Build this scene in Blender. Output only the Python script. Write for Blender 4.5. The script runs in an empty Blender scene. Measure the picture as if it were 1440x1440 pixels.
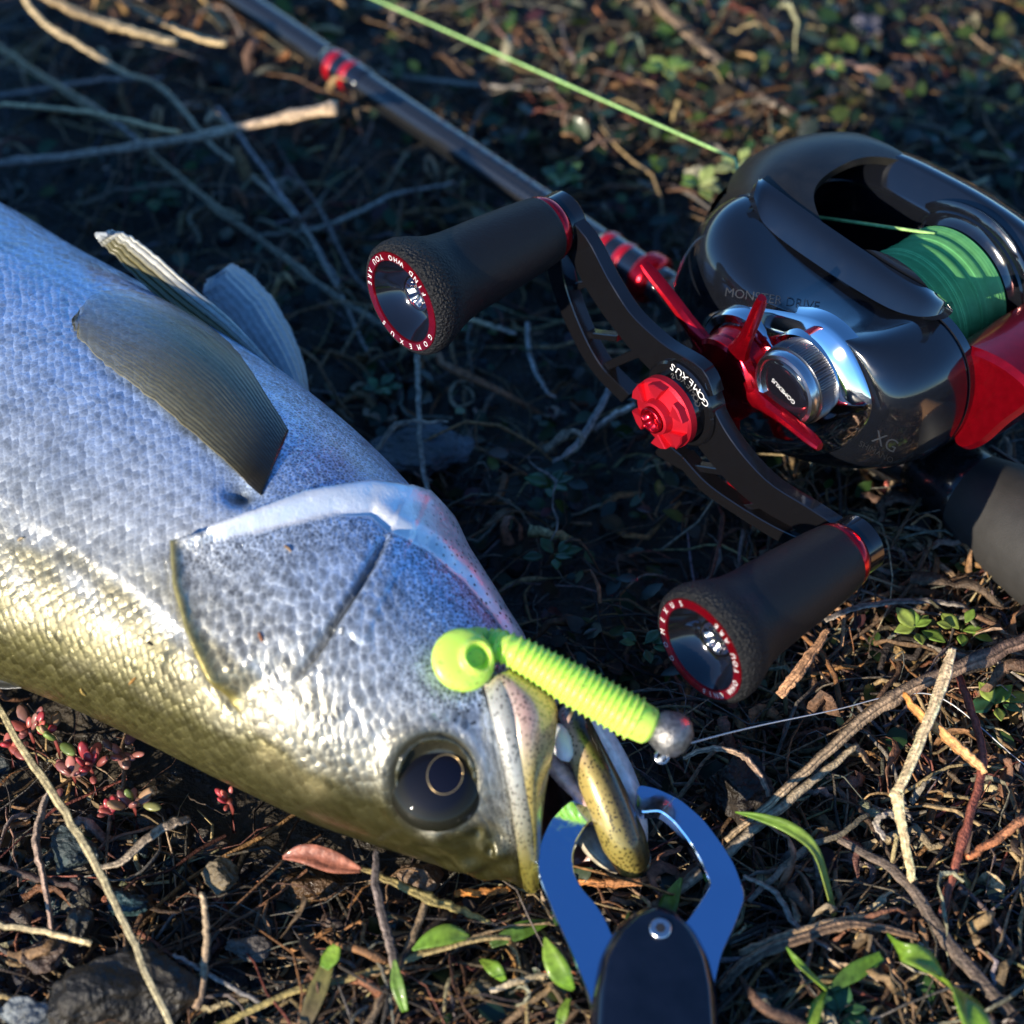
import bpy, bmesh, math, random
import numpy as np
from mathutils import Vector, Matrix
from mathutils.bvhtree import BVHTree

random.seed(11); rng = np.random.default_rng(11)
sc = bpy.context.scene
COL = sc.collection
CM = 0.01                                   # all shapes below are given in centimetres

# ------------------------------------------------------------------ camera
PITCH = math.radians(46); DIST = 50.0; FPX = 3080.0      # 1440-pixel photograph
CAM = np.array([0, -DIST*math.cos(PITCH), DIST*math.sin(PITCH)])
RGT = np.array([1., 0, 0]); UPV = np.array([0, math.sin(PITCH), math.cos(PITCH)])
FWD = np.array([0, math.cos(PITCH), -math.sin(PITCH)])
cd = bpy.data.cameras.new('camera'); cam = bpy.data.objects.new('camera', cd); COL.objects.link(cam)
cam.location = CAM*CM; cam.rotation_euler = (math.radians(90)-PITCH, 0, 0)
cd.sensor_width = 36; cd.lens = 36*FPX/1440; cd.clip_start = 0.01; cd.clip_end = 200
cd.dof.use_dof = True; cd.dof.focus_distance = 0.448; cd.dof.aperture_fstop = 12.5
sc.camera = cam

# ------------------------------------------------------------------ light
SUN_DIR = np.array([-0.66, -0.75, 0.0]); SUN_DIR /= np.linalg.norm(SUN_DIR)
SUN_EL = math.radians(20)
world = bpy.data.worlds.new('World'); sc.world = world; world.use_nodes = True
nt = world.node_tree; bg = nt.nodes['Background']
sky = nt.nodes.new('ShaderNodeTexSky'); sky.sky_type = 'NISHITA'; sky.sun_disc = False
sky.sun_elevation = SUN_EL; sky.sun_rotation = math.atan2(SUN_DIR[0], SUN_DIR[1])
sky.air_density = 1.0; sky.dust_density = 0.0; sky.ozone_density = 6.0; sky.altitude = 1200
hs = nt.nodes.new('ShaderNodeHueSaturation'); hs.inputs['Saturation'].default_value = 1.08
nt.links.new(sky.outputs[0], hs.inputs['Color']); nt.links.new(hs.outputs[0], bg.inputs[0]); bg.inputs[1].default_value = 0.15
sl = bpy.data.lights.new('sun', 'SUN'); so = bpy.data.objects.new('sun', sl); COL.objects.link(so)
sl.energy = 5.0; sl.angle = math.radians(0.6); sl.color = (1.0, 0.88, 0.70)
sd = Vector((SUN_DIR[0]*math.cos(SUN_EL), SUN_DIR[1]*math.cos(SUN_EL), math.sin(SUN_EL)))
so.rotation_euler = sd.to_track_quat('Z', 'Y').to_euler(); so.location = sd*2
vs = sc.view_settings; vs.view_transform = 'Standard'; vs.look = 'None'; vs.exposure = 0.7; vs.gamma = 1.0
sc.cycles.max_bounces = 8; sc.cycles.use_denoising = True

# ------------------------------------------------------------------ pixels <-> places
def ray(x, y): return FWD + RGT*(x-720)/FPX - UPV*(y-720)/FPX
def P(x, y, z=0.0):
    d = ray(x, y); return CAM + d*((z-CAM[2])/d[2])
def proj(V):
    v = np.asarray(V, float)-CAM; d = v@FWD
    return 720+FPX*(v@RGT)/d, 720-FPX*(v@UPV)/d
def unit(v): v = np.asarray(v, float); return v/np.linalg.norm(v)
def interp(poly, t):
    """smooth (Catmull-Rom) points along a polyline, t in 0..1 by index"""
    p = np.asarray(poly, float); n = len(p)-1; x = np.clip(np.asarray(t, float), 0, 1)*n
    i = np.minimum(x.astype(int), n-1); f = (x-i)[..., None]
    g = lambda k: p[np.clip(k, 0, n)]
    a, b, c, d = g(i-1), g(i), g(i+1), g(i+2)
    return .5*((2*b)+(-a+c)*f+(2*a-5*b+4*c-d)*f**2+(-a+3*b-3*c+d)*f**3)
def lerp1(xs, ys, x): return np.interp(x, xs, ys)
def sstep(a, b, x):
    t = np.clip((x-a)/(b-a), 0, 1); return t*t*(3-2*t)

# ------------------------------------------------------------------ objects
BASE = {}
def rootbase(o):
    while o.parent is not None: o = o.parent
    return BASE[o.name]
def thing(name, base, label, cat, group=None):
    o = bpy.data.objects.new(name, None); COL.objects.link(o)
    o.empty_display_size = .01; o.location = np.asarray(base)*CM
    BASE[o.name] = np.asarray(base, float); o['label'] = label; o['category'] = cat
    if group: o['group'] = group
    return o
def mesh_of(name, V, Fc, smooth=True, attrs=None):
    me = bpy.data.meshes.new(name)
    me.from_pydata(np.asarray(V, float).tolist() if not isinstance(V, list) else V, [], [tuple(int(i) for i in f) for f in Fc] if not isinstance(Fc, np.ndarray) else Fc.tolist())
    if smooth: me.polygons.foreach_set('use_smooth', [True]*len(me.polygons))
    for k, a in (attrs or {}).items():
        a = np.asarray(a, np.float32)
        if a.ndim == 1:
            at = me.attributes.new(k, 'FLOAT', 'POINT'); at.data.foreach_set('value', a)
        elif k == 'Col':
            if a.shape[1] == 3: a = np.concatenate([a, np.ones((len(a), 1), np.float32)], 1)
            at = me.attributes.new(k, 'FLOAT_COLOR', 'POINT'); at.data.foreach_set('color', a.ravel())
        else:
            at = me.attributes.new(k, 'FLOAT_VECTOR', 'POINT'); at.data.foreach_set('vector', a.ravel())
    me.update(); return me
def mk(name, VF, mat, parent=None, label=None, cat=None, group=None, kind=None, smooth=True, attrs=None, auto=None):
    V, Fc = VF; V = np.asarray(V, float)
    base = rootbase(parent) if parent is not None else np.array([V[:, 0].mean(), V[:, 1].mean(), V[:, 2].min()])
    me = mesh_of(name, (V-base)*CM, Fc, smooth, attrs)
    if auto is not None:
        me.polygons.foreach_set('use_smooth', [True]*len(me.polygons))
        me.set_sharp_from_angle(angle=math.radians(auto))
    me.materials.append(mat)
    o = bpy.data.objects.new(name, me); COL.objects.link(o)
    if parent is not None: o.parent = parent
    else: o.location = base*CM; BASE[o.name] = base
    if label: o['label'] = label
    if cat: o['category'] = cat
    if group: o['group'] = group
    if kind: o['kind'] = kind
    return o
def join(parts):
    Vs, Fs, n = [], [], 0
    for V, Fc in parts:
        V = np.asarray(V, float); Vs.append(V); Fs += [tuple(int(i)+n for i in f) for f in Fc]; n += len(V)
    return np.concatenate(Vs), Fs

# ------------------------------------------------------------------ shapes
def grid_faces(m, n, closed=False):
    F = []
    for i in range(m-1):
        for j in range(n if closed else n-1):
            k = (j+1) % n; F.append((i*n+j, i*n+k, (i+1)*n+k, (i+1)*n+j))
    return F
def loft(rings, cap0=True, cap1=True):
    m, n = len(rings), len(rings[0]); V = np.concatenate([np.asarray(r, float) for r in rings])
    F = grid_faces(m, n, True)
    if cap0: F.append(tuple(range(n-1, -1, -1)))
    if cap1: F.append(tuple((m-1)*n+j for j in range(n)))
    return V, F
def tube(pts, radii, n=8, flat=1.0, up=(0, 0, 1), rough=0.0, ridge=None):
    pts = np.asarray(pts, float); m = len(pts); radii = np.broadcast_to(np.asarray(radii, float), (m,))
    T = np.gradient(pts, axis=0); T /= np.linalg.norm(T, axis=1)[:, None]+1e-12
    rings = []; u = np.asarray(up, float)
    for i in range(m):
        s = np.cross(T[i], u)
        if np.linalg.norm(s) < 1e-3: s = np.cross(T[i], [1, 0.1, 0])
        s = unit(s); w = np.cross(s, T[i]); th = np.arange(n)*2*math.pi/n
        r = radii[i]*(1+rough*rng.normal(size=n)*.5)*(1 if ridge is None else ridge)
        rings.append(pts[i]+np.outer(np.cos(th)*r, s)+np.outer(np.sin(th)*r*flat, w))
    return loft(rings)
def frame_of(axis, hint=(0, 0, 1)):
    a = unit(axis); e1 = np.cross(hint, a)
    if np.linalg.norm(e1) < 1e-3: e1 = np.cross([1, 0, 0], a)
    e1 = unit(e1); return e1, np.cross(a, e1), a
def lathe(prof, org, e1, e2, ax, n=48, cap0=True, cap1=True, wob=None):
    th = np.arange(n)*2*math.pi/n; rings = []
    for k, (r, h) in enumerate(prof):
        rr = r*(wob(th, k) if wob else 1.0)
        rings.append(np.asarray(org)+np.outer(np.cos(th)*rr, e1)+np.outer(np.sin(th)*rr, e2)+np.asarray(ax)*h)
    return loft(rings, cap0, cap1)
def inset(poly, d):
    p = np.asarray(poly, float); a = np.roll(p, 1, 0); b = np.roll(p, -1, 0)
    e1 = p-a; e2 = b-p; e1 /= np.linalg.norm(e1, axis=1)[:, None]+1e-9; e2 /= np.linalg.norm(e2, axis=1)[:, None]+1e-9
    nrm = np.stack([-(e1[:, 1]+e2[:, 1]), e1[:, 0]+e2[:, 0]], 1); nrm /= np.linalg.norm(nrm, axis=1)[:, None]+1e-9
    area = np.sum(p[:, 0]*b[:, 1]-b[:, 0]*p[:, 1])
    return p+nrm*d*(1 if area > 0 else -1)
def prism(poly, a0, a1, mp, bev=0.0):
    """polygon in a plane, given thickness between a0 and a1; mp(x, y, a) -> place"""
    hs = [(0, a0), (0, a1)] if bev <= 0 else [(bev, a0), (0, a0+np.sign(a1-a0)*bev), (0, a1-np.sign(a1-a0)*bev), (bev, a1)]
    return loft([np.array([mp(x, y, a) for x, y in (inset(poly, d) if d else poly)]) for d, a in hs])
def smooth_poly(pts, n=64):
    p = np.asarray(pts, float); p = np.concatenate([p[-2:], p, p[:3]]); m = len(pts)
    t = np.arange(n)/n*m+2; i = t.astype(int); f = (t-i)[:, None]
    a, b, c, d = p[i-1], p[i], p[i+1], p[np.minimum(i+2, len(p)-1)]
    return .5*((2*b)+(-a+c)*f+(2*a-5*b+4*c-d)*f**2+(-a+3*b-3*c+d)*f**3)
def strip2d(line, widths, n=24):
    q = interp(line, np.linspace(0, 1, n)); w = np.interp(np.linspace(0, 1, n), np.linspace(0, 1, len(widths)), widths)
    T = np.gradient(q, axis=0); T /= np.linalg.norm(T, axis=1)[:, None]; N = np.stack([-T[:, 1], T[:, 0]], 1)
    return np.concatenate([q+N*w[:, None]/2, (q-N*w[:, None]/2)[::-1]])
def sheet(G, thick, Nrm=None):
    """grid of places -> closed thin solid"""
    G = np.asarray(G, float); m, n, _ = G.shape
    du = np.gradient(G, axis=0); dv = np.gradient(G, axis=1); N = np.cross(du, dv); N /= np.linalg.norm(N, axis=2)[..., None]+1e-12
    A = (G+N*thick/2).reshape(-1, 3); B = (G-N*thick/2).reshape(-1, 3); F = grid_faces(m, n); k = m*n
    F2 = [tuple(i+k for i in f[::-1]) for f in F]
    rim = [i for i in range(n)]+[i*n+n-1 for i in range(1, m)]+[(m-1)*n+j for j in range(n-2, -1, -1)]+[i*n for i in range(m-2, 0, -1)]
    Fr = [(rim[i], rim[i-1], rim[i-1]+k, rim[i]+k) for i in range(len(rim))]
    return np.concatenate([A, B]), F+F2+Fr
def blade(pts, widths, side, fold=0.15, thick=0.02, n=14):
    """a leaf or grass blade: centre line, widths, sideways direction, lengthwise fold"""
    q = interp(pts, np.linspace(0, 1, n)); w = interp(np.asarray(widths, float)[:, None], np.linspace(0, 1, n))[:, 0]
    T = np.gradient(q, axis=0); T /= np.linalg.norm(T, axis=1)[:, None]+1e-9
    S = np.asarray(side, float)-T*(T@np.asarray(side, float))[:, None]; S /= np.linalg.norm(S, axis=1)[:, None]+1e-9
    N = np.cross(T, S); N *= np.sign(N[:, 2:3].mean()+1e-9)
    G = np.stack([q+S*(w*k)[:, None]/2+N*(abs(k)*w*fold)[:, None] for k in (-1, -.5, 0, .5, 1)], 1)
    return sheet(G, thick)
def text_vf(s, size, extrude=0.0):
    cu = bpy.data.curves.new('t', 'FONT'); cu.body = s; cu.size = size; cu.align_x = 'CENTER'; cu.align_y = 'CENTER'; cu.resolution_u = 3
    ob = bpy.data.objects.new('t', cu); me = bpy.data.meshes.new_from_object(ob)
    V = np.array([v.co[:] for v in me.vertices]) if len(me.vertices) else np.zeros((0, 3)); F = [tuple(p.vertices) for p in me.polygons]
    bpy.data.objects.remove(ob); bpy.data.curves.remove(cu); bpy.data.meshes.remove(me); return V, F

# ------------------------------------------------------------------ materials
def nodes(name):
    m = bpy.data.materials.new(name); m.use_nodes = True; t = m.node_tree
    return m, t, t.nodes['Principled BSDF'], t.links.new
def M(name, col=(.5, .5, .5), rough=.5, metal=0.0, attr=False, vary=0.0, vscale=300, bump=0.0, bscale=600, bdist=.0005,
      coat=0.0, trans=0.0, spec=.5, rvary=0.0, detail=4, rmul=None, sss=0.0):
    m, t, b, L = nodes(name); N = t.nodes.new
    b.inputs['Roughness'].default_value = rough; b.inputs['Metallic'].default_value = metal
    b.inputs['Coat Weight'].default_value = coat; b.inputs['Coat Roughness'].default_value = .05
    b.inputs['Specular IOR Level'].default_value = spec
    if sss: b.inputs['Subsurface Weight'].default_value = sss; b.inputs['Subsurface Scale'].default_value = .003
    tc = N('ShaderNodeTexCoord'); src = None
    if attr:
        a = N('ShaderNodeAttribute'); a.attribute_name = 'Col'; src = a.outputs['Color']
    if vary > 0 or rvary > 0:
        nz = N('ShaderNodeTexNoise'); nz.inputs['Scale'].default_value = vscale; nz.inputs['Detail'].default_value = detail
        L(tc.outputs['Object'], nz.inputs['Vector'])
    if vary > 0:
        mx = N('ShaderNodeMix'); mx.data_type = 'RGBA'; mx.blend_type = 'MULTIPLY'; mx.inputs[0].default_value = 1
        mr = N('ShaderNodeMapRange'); mr.inputs[1].default_value = .3; mr.inputs[2].default_value = .7
        mr.inputs[3].default_value = 1-vary; mr.inputs[4].default_value = 1+vary; L(nz.outputs[0], mr.inputs[0])
        if src is not None: L(src, mx.inputs[6])
        else: mx.inputs[6].default_value = (*col, 1)
        L(mr.outputs[0], mx.inputs[7]); src = mx.outputs[2]
    if src is not None: L(src, b.inputs['Base Color'])
    else: b.inputs['Base Color'].default_value = (*col, 1)
    if rvary > 0:
        r2 = N('ShaderNodeMapRange'); r2.inputs[1].default_value = .3; r2.inputs[2].default_value = .7
        r2.inputs[3].default_value = max(.02, rough-rvary); r2.inputs[4].default_value = min(1, rough+rvary)
        L(nz.outputs[0], r2.inputs[0]); L(r2.outputs[0], b.inputs['Roughness'])
    if bump > 0:
        n2 = N('ShaderNodeTexNoise'); n2.inputs['Scale'].default_value = bscale; n2.inputs['Detail'].default_value = 5
        L(tc.outputs['Object'], n2.inputs['Vector'])
        bp = N('ShaderNodeBump'); bp.inputs['Strength'].default_value = bump; bp.inputs['Distance'].default_value = bdist
        L(n2.outputs[0], bp.inputs['Height']); L(bp.outputs[0], b.inputs['Normal'])
    if trans > 0:
        tl = N('ShaderNodeBsdfTranslucent'); ms = N('ShaderNodeMixShader'); ms.inputs[0].default_value = trans
        if src is not None: L(src, tl.inputs[0])
        else: tl.inputs[0].default_value = (*col, 1)
        L(b.outputs[0], ms.inputs[1]); L(tl.outputs[0], ms.inputs[2]); L(ms.outputs[0], t.nodes['Material Output'].inputs[0])
    return m

# ================================================================== GROUND
_gk = [(rng.uniform(.12, .5), rng.uniform(0, 6.28), rng.uniform(0, 6.28), .16) for _ in range(7)] + \
      [(rng.uniform(.8, 2.2), rng.uniform(0, 6.28), rng.uniform(0, 6.28), .045) for _ in range(12)] + \
      [(rng.uniform(3, 7), rng.uniform(0, 6.28), rng.uniform(0, 6.28), .02) for _ in range(16)]
def gz(x, y):
    z = np.full(np.shape(x), -.28)
    for k, a, ph, am in _gk: z = z+am*np.sin(k*(np.cos(a)*x+np.sin(a)*y)+ph)
    return z
def soil_material():
    m, t, b, L = nodes('dark_wet_soil'); N = t.nodes.new; tc = N('ShaderNodeTexCoord')
    n1 = N('ShaderNodeTexNoise'); n1.inputs['Scale'].default_value = 160; n1.inputs['Detail'].default_value = 8
    n2 = N('ShaderNodeTexNoise'); n2.inputs['Scale'].default_value = 900; n2.inputs['Detail'].default_value = 6
    vo = N('ShaderNodeTexVoronoi'); vo.inputs['Scale'].default_value = 420
    for q in (n1, n2, vo): L(tc.outputs['Object'], q.inputs['Vector'])
    cr = N('ShaderNodeValToRGB'); cr.color_ramp.elements[0].position = .35; cr.color_ramp.elements[0].color = (.010, .008, .006, 1)
    cr.color_ramp.elements[1].position = .7; cr.color_ramp.elements[1].color = (.055, .042, .026, 1)
    L(n1.outputs[0], cr.inputs[0]); L(cr.outputs[0], b.inputs['Base Color'])
    mr = N('ShaderNodeMapRange'); mr.inputs[1].default_value = .35; mr.inputs[2].default_value = .65; mr.inputs[3].default_value = .25; mr.inputs[4].default_value = .9
    L(n1.outputs[0], mr.inputs[0]); L(mr.outputs[0], b.inputs['Roughness'])
    ad = N('ShaderNodeMath'); ad.operation = 'ADD'; L(n2.outputs[0], ad.inputs[0]); L(vo.outputs['Distance'], ad.inputs[1])
    bp = N('ShaderNodeBump'); bp.inputs['Strength'].default_value = .9; bp.inputs['Distance'].default_value = .0012
    L(ad.outputs[0], bp.inputs['Height']); L(bp.outputs[0], b.inputs['Normal']); return m
_c = np.sign(np.linspace(-1, 1, 361))*(np.abs(np.linspace(-1, 1, 361))*26+np.abs(np.linspace(-1, 1, 361))**14*5000)
gx, gy = np.meshgrid(_c, _c+3, indexing='ij')
mk('ground', (np.stack([gx, gy, gz(gx, gy)], -1).reshape(-1, 3), np.array(grid_faces(361, 361))), soil_material(),
   kind='structure', label='dark wet soil under the gravel, straw and creeping plants')

# ================================================================== FISH
def poly_dist(px, py, poly):
    """distance to a polyline, side (+ = to the left of travel) and position along it"""
    p = np.asarray(poly, float); best = np.full(px.shape, 1e9); side = np.zeros(px.shape); tt = np.zeros(px.shape)
    for i in range(len(p)-1):
        a, b = p[i], p[i+1]; d = b-a; l2 = d@d
        t = np.clip(((px-a[0])*d[0]+(py-a[1])*d[1])/l2, 0, 1)
        ex, ey = px-(a[0]+t*d[0]), py-(a[1]+t*d[1]); q = np.hypot(ex, ey); k = q < best
        best = np.where(k, q, best); side = np.where(k, np.sign(d[0]*(py-a[1])-d[1]*(px-a[0])), side); tt = np.where(k, (i+t)/(len(p)-1), tt)
    return best, side, tt
def in_poly(px, py, poly):
    p = np.asarray(poly, float); r = np.zeros(px.shape, bool); j = len(p)-1
    for i in range(len(p)):
        c = ((p[i, 1] > py) != (p[j, 1] > py)) & (px < (p[j, 0]-p[i, 0])*(py-p[i, 1])/(p[j, 1]-p[i, 1]+1e-12)+p[i, 0])
        r ^= c; j = i
    return r
def vnoise(V, k, seed=0):
    g = np.random.default_rng(seed); s = np.zeros(len(V))
    for _ in range(10):
        d = g.normal(size=3); d = d/np.linalg.norm(d)*k*g.uniform(.6, 1.6); s += np.sin(V@d+g.uniform(0, 6.28))
    return s/4.5

SEC = [  # far (belly) outline, near (back) outline, half thickness
 ((0, 274), (-335, 765), 3.0), ((150, 363), (-205, 832), 3.05), ((300, 452), (-60, 902), 3.1), ((420, 530), (85, 968), 3.1),
 ((530, 618), (200, 1022), 3.05), ((612, 700), (310, 1080), 2.95), ((675, 782), (405, 1130), 2.8), ((732, 868), (500, 1166), 2.55),
 ((768, 930), (590, 1197), 2.3), ((766, 972), (660, 1222), 2.0), ((750, 1020), (708, 1238), 1.65), ((733, 1080), (732, 1245), 1.25), ((738, 1160), (744, 1244), .8)]
st = []
for (u, l, c) in SEC:
    u = np.array(u, float); l = np.array(l, float); m = (u+l)/2; zc = c+.02
    C = P(*m, zc); w = P(*u, zc)-P(*l, zc); w[2] = 0; w = unit(w); h = np.linalg.norm(u-l)/2; d = (u-l)/(2*h)
    q0 = np.array(proj(C)); pw = (np.array(proj(C+w*.1))-q0)@d/.1; pz = (np.array(proj(C+np.array([0, 0, .1])))-q0)@d/.1
    a = math.sqrt(max(.05, h*h-(c*pz)**2))/pw; st.append((C, w, a, c))
ax = unit((st[0][0]-st[1][0])*np.array([1, 1, 0])); wv = st[0][1]
tail = []
for Lx, ka, c in ((33, .32, .75), (30, .34, .95), (26, .45, 1.35), (20, .66, 2.0), (13, .86, 2.6), (6, .98, 2.95)):
    C = st[0][0]+ax*Lx; C[2] = c+.02; tail.append((C, unit(wv+np.cross([0, 0, 1], ax)*0), st[0][2]*ka, c))
st = tail+st; NSt = len(st)
arrC = np.array([s[0] for s in st]); arrW = np.array([s[1] for s in st]); arrA = np.array([s[2] for s in st]); arrT = np.array([s[3] for s in st])
ts = np.concatenate([np.linspace(0, 5.6, 60, endpoint=False), np.linspace(5.6, NSt-1, 430)])/(NSt-1)
rc = interp(arrC, ts); rw = interp(arrW, ts); rw /= np.linalg.norm(rw, axis=1)[:, None]
ra = interp(arrA[:, None], ts)[:, 0]; rt = interp(arrT[:, None], ts)[:, 0]
th = np.concatenate([np.linspace(-.75, math.pi+.8, 300), np.linspace(math.pi+.8, 2*math.pi-.75, 34)[1:-1]]); NT = len(th); NSR = len(ts)
ct, sn = np.cos(th), np.sin(th)
FV = rc[:, None]+rw[:, None]*(ra[:, None]*ct)[..., None]+np.array([0, 0, 1.])*(rt[:, None]*sn)[..., None]
FN = rw[:, None]*(ct[None]/ra[:, None])[..., None]+np.array([0, 0, 1.])*(sn[None]/rt[:, None])[..., None]
FN /= np.linalg.norm(FN, axis=2)[..., None]
# body coordinates in cm: along the fish, around it
sl_ = np.concatenate([[0], np.cumsum(np.linalg.norm(np.diff(rc, axis=0), axis=1))])
rad_ = np.sqrt(ra*rt)[:, None]; su = np.repeat(sl_[:, None], NT, 1)
seg = np.linalg.norm(np.diff(FV, axis=1), axis=2); sv = np.concatenate([np.zeros((NSR, 1)), np.cumsum(seg, 1)], 1)
sv = sv-sv[:, [150]]
V0 = FV.reshape(-1, 3).copy(); Nn = FN.reshape(-1, 3); px, py = proj(V0)
TH = np.repeat(th[None], NSR, 0).ravel(); SS = np.repeat((ts*(NSt-1))[:, None], NT, 1).ravel(); top = (np.sin(TH) > -.55)
disp = np.zeros(len(V0))
GILL = [(243, 768), (250, 830), (270, 890), (298, 945), (325, 990), (372, 1045), (470, 1085), (600, 1090), (690, 1000), (790, 960), (745, 880), (665, 765), (600, 715), (520, 700), (430, 711), (360, 735), (290, 757)]
inside = in_poly(px, py, GILL) & top
dG, _, tG = poly_dist(px, py, GILL[:5]); dT, _, tT = poly_dist(px, py, [GILL[0]]+GILL[:-6:-1]+[GILL[11], GILL[10]])
edge = np.minimum(dG, dT)
fadeT = 1-sstep(.62, .95, tT)*(dT < dG)
disp += np.where(inside, (.36*sstep(0, 5, edge)*np.exp(-edge/110)+.13*np.exp(-((edge-9)/8)**2))*np.where(dT < dG, fadeT, 1-sstep(.8, 1, tG)), 0)
disp += np.where(~inside & top, -.16*np.exp(-edge/10)*np.where(dT < dG, fadeT, 1), 0)
# preopercle groove, cheek swelling in front of it
GROOVE = [(540, 770), (522, 803), (500, 838), (470, 882), (440, 926), (412, 958)]
dg, sg, tg = poly_dist(px, py, GROOVE); gw = np.sin(np.clip(tg*.9+.1, 0, 1)*math.pi)**.6
disp += np.where(top, -.26*np.exp(-(dg/6.5)**2)*gw+np.where(sg < 0, .13, .02)*np.exp(-dg/55)*gw, 0)
# inner seam of the gill membrane
SEAM = [(300, 772), (400, 748), (470, 733), (520, 734), (548, 757), (600, 775), (655, 812), (700, 862), (735, 915)]
ds, ss, tsm = poly_dist(px, py, SEAM)
memb = inside & (((ss < 0) & (py < 960)) | ((ds < 3))) & (px > 285) & (px > 560-(960-py)*1.3)
memb &= in_poly(px, py, [(285, 778), (400, 755), (470, 738), (520, 737), (548, 760), (600, 778), (655, 815), (700, 865), (745, 925), (800, 970), (760, 860), (660, 740), (520, 680), (285, 740)])
disp += np.where(top, -.10*np.exp(-(ds/5)**2)*sstep(0, .1, tsm)+.10*sstep(0, 14, ds)*memb, 0)
# pocket under the pectoral fin
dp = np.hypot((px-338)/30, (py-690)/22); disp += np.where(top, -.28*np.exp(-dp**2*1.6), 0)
# eye orbit
EYE = (613, 1097); de = np.hypot((px-EYE[0])/1.0, (py-EYE[1])/1.08)
disp += np.where(top & (SS > 8), -.30*(1-sstep(38, 62, de))+.09*np.exp(-((de-72)/12)**2), 0)
# edge over the upper jaw, nose ridges
LIP = [(660, 930), (680, 975), (700, 1030), (718, 1090), (733, 1160), (745, 1240)]
dl, slp, tl = poly_dist(px, py, LIP)
disp += np.where(top & (SS > 10), np.where(slp > 0, .07*np.exp(-dl/18), -.16*(1-np.exp(-dl/10)))*sstep(0, .15, tl), 0)
nose = np.exp(-((px-672)/60)**2-((py-1195)/48)**2)
disp += np.where(top, nose*(.20*vnoise(V0, 5.5, 3)+.14*vnoise(V0, 11, 4))-.18*np.exp(-(np.hypot(px-668, py-1172)/9)**2)-.15*np.exp(-(np.hypot(px-690, py-1196)/7)**2), 0)
# rough scale patch behind the gill
pat = np.exp(-(np.hypot(px-262, (py-932)*.85)/30)**4); disp += np.where(top, .07*pat, 0)
LAT = [(-330, 560), (-160, 640), (10, 702), (90, 760), (160, 805), (225, 850), (275, 905)]
dla, _, _ = poly_dist(px, py, LAT); lat = np.exp(-(dla/7)**2)
disp += np.where(top, .03*lat, 0) + .035*vnoise(V0, 1.1, 5)
V1 = V0+Nn*disp[:, None]
# colours: silver flank, olive back, gold freckles
_, bk, _ = None, np.clip((TH-math.pi*.5)/(math.pi*.5), -1, 1.3), None
nz1, nz2 = vnoise(V0, 2.2, 7), vnoise(V0, 7, 8)
sil = np.array([.58, .60, .61]); olive = np.array([.075, .068, .016]); gold = np.array([.24, .205, .095]); pale = np.array([.44, .44, .40]); white = np.array([.88, .90, .92])
colv = np.repeat(sil[None], len(V0), 0)
def blend(c, w): 
    global colv
    w = np.clip(w, 0, 1)[:, None]; colv = colv*(1-w)+np.asarray(c)*w
back = sstep(.36, .72, bk+.08*nz1)
head = sstep(10.0, 13.0, SS)
blend(pale, sstep(.05, .45, bk+.12*nz1)*.75)
blend(gold, sstep(.42, .62, bk+.1*nz2)*.8*(1-.5*head))
blend(olive, sstep(.60, .86, bk+.07*nz2+.03*nz1)*.93)
dol = poly_dist(px, py, [(380, 1150), (480, 1165), (590, 1190), (680, 1225), (745, 1240)])[0]
blend((.042, .038, .010), np.exp(-(dol/58)**2)*head*.95)
blend((.40, .55, .80), sstep(-.50, .15, -bk+.06*nz1)*.85*(1-memb*.75))  # blue sky reflection of the upper flank, painted into the skin colour
blend(gold*1.1, np.exp(-(poly_dist(px, py, [(375, 1062), (410, 1090), (445, 1102)])[0]/20)**2)*.9*(.6+.4*nz2))
blend(gold, np.exp(-(np.hypot(px-565, py-1040)/24)**2)*.5)
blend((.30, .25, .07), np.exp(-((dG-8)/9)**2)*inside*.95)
blend((.05, .048, .03), np.exp(-(np.minimum(dG, dT)/6)**2)*(~inside)*top*np.where(dT < dG, fadeT, 1-sstep(.7, 1, tG))*.85)  # from here: shade of gill crease, groove and fin pocket painted into the colour
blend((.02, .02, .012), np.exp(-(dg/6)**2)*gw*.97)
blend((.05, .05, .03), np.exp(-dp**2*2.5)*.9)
blend(white, memb*.85)
blend((.045, .042, .025), (1-sstep(60, 78, de))*(SS > 8)*top)
blend((.82, .80, .72), lat*.5)
smoothm = np.clip(memb*1.0+sstep(55, 80, 150-de)*0+(de < 66)*(SS > 8)*1.0, 0, 1)
smoothm = np.maximum(smoothm, sstep(.78, .95, bk)*head*.7)
smoothm = np.maximum(smoothm, np.exp(-((dG-5)/9)**2)*inside*.9)
smoothm = np.maximum(smoothm, np.exp(-(dg/6)**2)*gw*.9)
chk = np.clip(inside*(1-memb)*sstep(0, 12, ds)*1.0, 0, 1)
tiny = np.clip(np.exp(-(np.hypot((px-450), (py-640)*.8)/120)**2)*(~inside)+sstep(15.2, 16.2, SS)*.9+np.exp(-(ds/55)**2)*inside*.9+.9*inside*sstep(500, 640, px)*(py < 1000), 0, 1)
spk = np.clip(inside*sstep(560, 660, px)*1.0*(1-sstep(1150, 1230, py)), 0, 1)
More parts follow.
